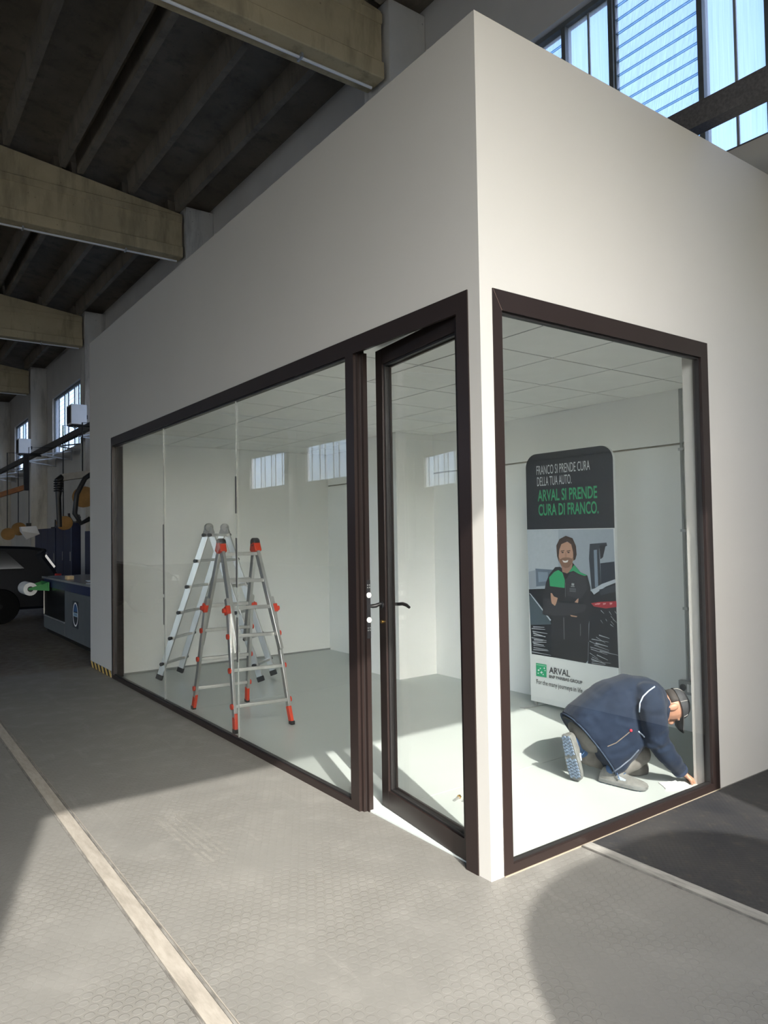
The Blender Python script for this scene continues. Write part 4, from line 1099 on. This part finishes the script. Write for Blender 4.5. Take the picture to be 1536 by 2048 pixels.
def hand(mb, wr, dirv, palm_n, tips_drop):
    dirv = dirv.normalized(); side = dirv.cross(palm_n).normalized()
    pc = wr + dirv*.050
    for s in (-.026, -.009, .009, .026):
        limb(mb, [wr+side*s*.45, wr+dirv*.082+side*s], [.016, .0135], 10, 3)
    lens = [.062, .074, .068, .052]
    for i, s in enumerate((-.030, -.010, .011, .031)):
        k0 = wr+dirv*.084+side*s; k1 = k0+(dirv*.82+palm_n*.45).normalized()*lens[i]*.5; k2 = k1+(dirv*.35+palm_n*.90).normalized()*lens[i]*.5
        limb(mb, [k0, k1, k2], [.0102, .0092, .0078], 9, 3)
    t0 = wr+dirv*.030-side*.026; t1 = t0+(dirv*.6-side*.6+palm_n*.35).normalized()*.036; t2 = t1+(dirv*.75+palm_n*.5+side*.2).normalized()*.030
    limb(mb, [t0, t1, t2], [.0125, .0105, .0088], 9, 3)
tipR = W(1391, 1566, .10)
hand(b, wrR, (tipR-wrR), (-UP*.95 - DR*.2).normalized(), 0)
hand(b, wrL, (W(1240, 1470, .28)-wrL), -UP, 0)
body = put(solid(b, 'person', .0046, 5), 'person', SKIN, None, AM)
tag(body, 'kneeling worker in navy fleece, grey trousers and cap wiping the pane edge', 'person')

# trousers
t = MB()
t.ell(W(1186, 1457, .20), (.150, .178, .145), 18, 12, Matrix((DR, DD, UP)).transposed())
limb(t, [hipR, knR, anR+UP*.015], [.110, .074, .058]); limb(t, [hipL, knL, anL], [.115, .082, .060])
t.ell(W(1278, 1536, .27), (.070, .062, .066), 14, 9)
me = solid(t, 'trousers', .010, 8)
for v in me.vertices:
    n = noise.noise(v.co*14+Vector((3, 1, 2)))*.007 + noise.noise(Vector((v.co.x*30, v.co.y*30, v.co.z*12)))*.004
    v.co += v.normal*n
    if v.co.z < fl+.003: v.co.z = fl+.003
put(me, 'trousers', JEANSG, body)

# jacket: stacked sections from hem to collar, sleeves fused in
secs = [((1133, 1428), (1219, 1549), .175, .185), ((1150, 1408), (1232, 1540), .190, .19), ((1178, 1384), (1250, 1522), .205, .20), ((1212, 1362), (1268, 1504), .215, .205),
        ((1252, 1350), (1284, 1484), .205, .22), ((1290, 1354), (1297, 1455), .190, .22), ((1314, 1364), (1309, 1438), .165, .20), ((1324, 1373), (1316, 1438), .105, .19), ((1328, 1384), (1321, 1437), .085, .18)]
rings = []
for (tx, ty), (bx_, by), hw, dc in secs:
    T_ = W(tx, ty, dc); B_ = W(bx_, by, dc-.04); C_ = (T_+B_)/2; a_ = (T_-B_)/2
    ring = []
    for k in range(28):
        an = 2*PI*k/28; ca, sa = math.cos(an), math.sin(an)
        e = .80
        ring.append(C_ + a_*(abs(ca)**e*(1 if ca > 0 else -1)) + DD*(hw*abs(sa)**e*(1 if sa > 0 else -1)))
    rings.append(ring)
for ri, sh in ((0, .045), (1, .035), (2, .02)):
    cc = sum(rings[ri], Vector())/28
    for k in range(28):
        rings[ri][k] = rings[ri][k] - DR*((rings[ri][k]-cc).dot(DD)/.2)*sh
j = MB(); j.loft(rings)
limb(j, [W(1298, 1392, .06), W(1306, 1420, -.03), elR, W(1338, 1514, .0), wrR-(wrR-elR).normalized()*.012], [.090, .080, .072, .058, .046], 16)
limb(j, [shL, elL, wrL], [.092, .075, .050], 16)
me = solid(j, 'jacket', .0085, 7)
inv = [(v, v.normal.copy()) for v in me.vertices]
ax = (W(1320, 1400, .2)-W(1175, 1488, .2)).normalized(); px_ = ax.cross(DD).normalized()
for v, n in inv:
    q = v.co; u, w_ = q.dot(ax), q.dot(px_)
    dn = noise.noise(Vector((u*7, w_*16, q.dot(DD)*7)))*.010 + noise.noise(Vector((u*20+w_*9, w_*26, 5)))*.0045
    de = (q-elR).length
    if de < .13: dn += math.sin(((q-elR).dot((wrR-shR).normalized()))*130)*.0042*(1-de/.13)
    v.co = q + n*dn
me.update()
from mathutils.bvhtree import BVHTree
def mkbvh(): return BVHTree.FromPolygons([v.co for v in me.vertices], [tuple(p_.vertices) for p_ in me.polygons])
bvh = mkbvh()
def on(px, py, lift=.003):
    dirv = (FWD + RGT*((px-768)/1443.66) - UPV*((py-1024)/1443.66)).normalized()
    h = bvh.ray_cast(CAM_POS-AM, dirv)
    if h[0] is None: return None
    return h[0]-dirv*lift
def crease(pts, rad, depth):
    cps = []
    for (x0, y0), (x1, y1) in zip(pts[:-1], pts[1:]):
        for k in range(10):
            q = on(x0+(x1-x0)*k/10, y0+(y1-y0)*k/10, 0)
            if q is not None: cps.append(q)
    for v in me.vertices:
        dm = min((v.co-q).length for q in cps)
        if dm < rad: v.co += DD*depth*(1-(dm/rad)**2)**2
for pts, rad, depth in (([(1279, 1424), (1284, 1448), (1291, 1478)], .050, .022), ([(1262, 1385), (1272, 1405), (1281, 1430)], .035, .010),
                        ([(1240, 1440), (1262, 1447), (1284, 1458)], .030, .008), ([(1316, 1478), (1330, 1470)], .025, .008), ([(1300, 1490), (1322, 1496)], .022, .008),
                        ([(1322, 1500), (1338, 1492)], .022, .007), ([(1205, 1470), (1180, 1430)], .035, .006), ([(1225, 1390), (1200, 1430)], .040, .006)):
    crease(pts, rad, depth); me.update(); bvh = mkbvh()
jk = put(me, 'jacket', FLEECE, body)
# hem edge, dark opening, collar, zips and piping
hc = [q.copy() for q in rings[0]]; c0 = sum(hc, Vector())/len(hc)
nrm_out = (c0 - sum(rings[1], Vector())/len(rings[1])).normalized()
MB().add([c0+(q-c0)*.90+nrm_out*.006 for q in hc]+[c0-nrm_out*.05], [(k, (k+1) % 28, 28) for k in range(28)]).build('lining', LINING, jk)
MB().tube([c0+(q-c0)*.985+nrm_out*.002 for q in hc]+[c0+(hc[0]-c0)*.985+nrm_out*.002], .0048, 7, False).build('hem', mat('hem_blue', (0.02, 0.035, 0.065), 0.8), jk, True)
cu = rings[-1]; c1 = sum(cu, Vector())/len(cu); no = (c1-sum(rings[-2], Vector())/28).normalized()
MB().loft([[c1+(q-c1)*1.02-no*.02 for q in cu], [c1+(q-c1)*.98+no*.022 for q in cu], [c1+(q-c1)*.82+no*.020 for q in cu], [c1+(q-c1)*.80-no*.02 for q in cu]], False).build('collar', FLEECE, jk, True)
def line_on(pts, n=14):
    out = []
    for (x0, y0), (x1, y1) in zip(pts[:-1], pts[1:]):
        for k in range(n):
            q = on(x0+(x1-x0)*k/n, y0+(y1-y0)*k/n)
            if q is not None: out.append(q)
    return out
PIPE = mat('reflective_piping', (0.38, 0.44, 0.52), 0.5)
def trimline(name, pts, r, m, n=8):
    q = line_on(pts, n)
    if len(q) > 2: return MB().tube(q, r, 6).build(name, m, jk, True)
trimline('piping', [(1279, 1424), (1280, 1406), (1286, 1393), (1297, 1382), (1311, 1372)], .0042, PIPE)
trimline('piping', [(1277, 1463), (1284, 1469), (1290, 1475)], .0042, PIPE)
trimline('pocket_zip', [(1215, 1493), (1232, 1486), (1246, 1475), (1262, 1462)], .0028, mat('zip_brown', (0.16, 0.13, 0.10), 0.5))
q = on(1262, 1461, .006)
if q is not None: MB().ell(q, (.009, .009, .009), 8, 6).build('zip_pull', mat('red_pull', (0.55, 0.03, 0.05), 0.4), jk, True)
trimline('front_zip', [(1219, 1549), (1240, 1535), (1262, 1517), (1280, 1497)], .0042, mat('zip_grey', (0.10, 0.12, 0.16), 0.6))
# cuff
cd_ = (wrR-elR).normalized()
MB().tube([wrR-cd_*.022, wrR+cd_*.004], [.049, .046], 18).build('cuff', mat('cuff_navy', (0.018, 0.030, 0.065), 0.85), jk, True)

# cap
cap = MB(); CAPM = mat('charcoal_cap', (0.030, 0.031, 0.034), 0.75, 0, 0.25, 25)
cr = []
for i in range(9):
    th = PI/2*i/8*.98
    cr.append([hdC + rotH @ Vector((.100*math.cos(th)*math.cos(2*PI*k/24), .083*math.cos(th)*math.sin(2*PI*k/24), .040+.076*math.sin(th))) for k in range(24)])
capo = cap.loft(cr).build('cap', CAPM, body, True)
vr = []
for i in range(7):
    u = -1+2*i/6
    root_ = rotH @ Vector((.092*math.cos(u*1.0), .082*math.sin(u*1.0), .041))
    tip_ = rotH @ Vector((.100+.082*math.cos(u*.95), .080*math.sin(u*.95), .026-.012*abs(u)))
    vr.append((hdC+root_, hdC+tip_))
vis = MB(); n_ = rotH @ Vector((0, 0, .005))
vs = [q for pr in vr for q in pr]; vs += [q+n_ for q in vs]
m7 = 14; fs = []
for i in range(6):
    a = 2*i; fs += [(a, a+2, a+3, a+1), (m7+a, m7+a+1, m7+a+3, m7+a+2), (a, m7+a, m7+a+2, a+2), (a+1, a+3, m7+a+3, m7+a+1)]
fs += [(0, 1, m7+1, m7), (12, m7+12, m7+13, 13)]
vis.add(vs, fs).build('visor', CAPM, capo)
for k in range(6):
    a = 2*PI*k/6+.2
    pts = [hdC + rotH @ Vector((.1012*math.cos(th)*math.cos(a), .0842*math.cos(th)*math.sin(a), .040+.0772*math.sin(th))) for th in [PI/2*i/8*.95 for i in range(9)]]
    MB().tube(pts, .0016, 5).build('seam', mat('cap_stitch', (0.35, 0.33, 0.30), 0.7), capo, True)
# hair below the cap
hr = MB(); hrr = []
for z, k_ in ((.042, .95), (.02, 1.0), (-.01, .99)):
    hrr.append([hdC + rotH @ Vector((-.099*k_*math.cos(a), .081*k_*math.sin(a), z)) for a in [-1.15+2.3*i/12 for i in range(13)]])
vs = [q for r_ in hrr for q in r_]
hr.add(vs, [(13*i+k, 13*i+k+1, 13*i+14+k, 13*i+13+k) for i in range(2) for k in range(12)])
ho = hr.build('hair', mat('dark_hair', (0.035, 0.028, 0.024), 0.7), body, True); sm = ho.modifiers.new('s', 'SOLIDIFY'); sm.thickness = .006
# glasses arm and eyes
for s in (-1, 1):
    MB().ell(hdC+rotH @ Vector((.084, .034*s, .004)), (.006, .010, .005), 10, 7, rotH).build('eye', mat('dark_eye', (0.05, 0.04, 0.035), 0.3), body, True)

# shoes
def shoe(M4, name):
    S_ = [(0, .026, .058), (.02, .034, .088), (.06, .039, .102), (.10, .041, .098), (.14, .044, .078), (.18, .047, .062), (.22, .048, .053), (.255, .044, .046), (.28, .032, .038), (.292, .014, .026)]
    def X(q): return M4 @ Vector(q)
    up_ = MB(); rr = []
    for x, hw, zt in S_:
        ring = []
        for k in range(16):
            a = 2*PI*k/16; ca, sa = math.cos(a), math.sin(a)
            y = hw*(abs(ca)**.75)*(1 if ca > 0 else -1)*(1-.28*max(0, sa)); z = .020+(zt-.020)*max(0, sa)**.85 if sa > 0 else .020+.006*sa
            ring.append(X((x, y, z)))
        rr.append(ring)
    so = up_.loft(rr).build(name, SHOEG, body, True)
    o2 = [(x-.004, hw+.004) for x, hw, zt in S_]
    out_l = [(x, h*(1.0 if x > .12 else .93)) for x, h in o2] + [(x, -h) for x, h in reversed(o2)]
    MB().prism([X((x, y, 0)) for x, y in out_l], (M4.to_3x3() @ Vector((0, 0, .024)))).build('sole', mat('sole_grey', (0.13, 0.135, 0.13), 0.7, 0, 0.2, 30), so, bevel=.004)
    R.seed(5)
    for i in range(13):
        x = .012+.0205*i
        if .115 < x < .145: continue
        hw = [h for xx, h in o2 if xx <= x+.004][-1]
        n = 4
        for k in range(n):
            y = (-.80+1.6*(k+.5)/n)*hw*.95
            q0 = X((x+(.004 if k % 2 else -.004), y, -.003))
            M3 = M4.to_3x3()
            MB().obox(q0, M3 @ Vector((.0070, .0028*(1 if k % 2 else -1), 0)), M3 @ Vector((-.0028*(1 if k % 2 else -1)*.6, hw*.17, 0)), M3 @ Vector((0, 0, .0032))).build('tread_block', SOLEB, so)
    for k in range(4):
        x = .11+.020*k; zt = .094-.012*k
        MB().tube([X((x, -.026, zt-.014)), X((x+.003, -.012, zt+.001)), X((x+.003, .012, zt+.001)), X((x, .026, zt-.014))], .0030, 6).build('lace', SOCKB if name else None, so, True)
    MB().tube([X((.105, 0, .10)), X((.10, .035, .105)), X((.12, .055, .08)), X((.125, .05, .05))], .0026, 6).build('lace', SOCKB, so, True)
    MB().tube([X((.105, 0, .10)), X((.11, -.04, .105)), X((.13, -.052, .075)), X((.14, -.05, .045))], .0026, 6).build('lace', SOCKB, so, True)
    for s in (-1, 1):
        MB().obox(X((.150, s*.0375, .046)), M4.to_3x3() @ Vector((.022, 0, -.006)), M4.to_3x3() @ Vector((0, .002, 0)), M4.to_3x3() @ Vector((.003, 0, .008))).build('side_flash', PIPE, so)
    return so
def frame4(o, f_, up_):
    f_ = f_.normalized(); l_ = up_.cross(f_).normalized(); u_ = f_.cross(l_)
    m4 = Matrix((f_, l_, u_)).transposed().to_4x4(); m4.translation = o; return m4
def flo(px, py):
    q = at(px, py, 2, .010)-AM; q.z = 0; return q
hR, tR = flo(1202, 1562), flo(1296, 1583)
hR.z = tR.z = .0065
fR = (tR-hR).normalized()
tR0 = hR + (tR-hR)*.5 - fR*.146
sR = shoe(frame4(tR0, fR, UP), 'shoe')
limb_s = MB(); limb(limb_s, [anR-UP*.01, tR0+fR*.075+UP*.085], [.042, .040]); limb_s.build('sock', SOCKB, body, True)
# kneeling foot: toe on the floor, heel raised, sole turned backwards
toe = flo(1153, 1565); 
fL = (-UP*.955 + DR*.22 + DD*.05).normalized(); upL = (DR*.72 + DD*.66 + UP*.2).normalized()
oL = toe - fL*.286 + UP*.012
sL = shoe(frame4(oL, fL, upL), 'shoe')
limb_s = MB(); limb(limb_s, [anL, oL+fL*.06+frame4(oL, fL, upL).to_3x3() @ Vector((0, 0, .075))], [.045, .040]); limb_s.build('sock', SOCKB, body, True)

# cloth under the hand
cl = MB(); ce = flo(1352, 1572)+AM
g_ = []; nn = 16
for iy in range(nn):
    for ix in range(nn):
        x = (ix/(nn-1)-.5)*.17; y = (iy/(nn-1)-.5)*.11
        r_ = max(abs(x)/.085, abs(y)/.055)
        z = .004 + max(0, .022*(1-r_**1.6))*(0.55+0.9*abs(noise.noise(Vector((x*28, y*28, 1.7))))) + .008*abs(noise.noise(Vector((x*60, y*60, 4))))
        s_ = 1-.12*abs(noise.noise(Vector((x*30, y*30, 9))))
        g_.append(DR*x*s_+DD*y*s_+UP*z)
fs = [(iy*nn+ix, iy*nn+ix+1, iy*nn+nn+ix+1, iy*nn+nn+ix) for iy in range(nn-1) for ix in range(nn-1)]
base_i = len(g_); g2 = g_ + [Vector((q.x, q.y, .001)) for q in g_]
bd = [ix for ix in range(nn)] + [iy*nn+nn-1 for iy in range(1, nn)] + [(nn-1)*nn+ix for ix in range(nn-2, -1, -1)] + [iy*nn for iy in range(nn-2, 0, -1)]
fs2 = fs + [tuple(reversed([base_i+i for i in f_])) for f_ in fs] + [(bd[k], bd[(k+1) % len(bd)], base_i+bd[(k+1) % len(bd)], base_i+bd[k]) for k in range(len(bd))]
tag(MB().add(g2, fs2).build('cleaning_cloth', mat('white_cloth', (0.78, 0.77, 0.74), 0.85), None, True, loc=(ce.x, ce.y, .010)), 'crumpled white cleaning cloth under the worker\'s hand', 'cloth')
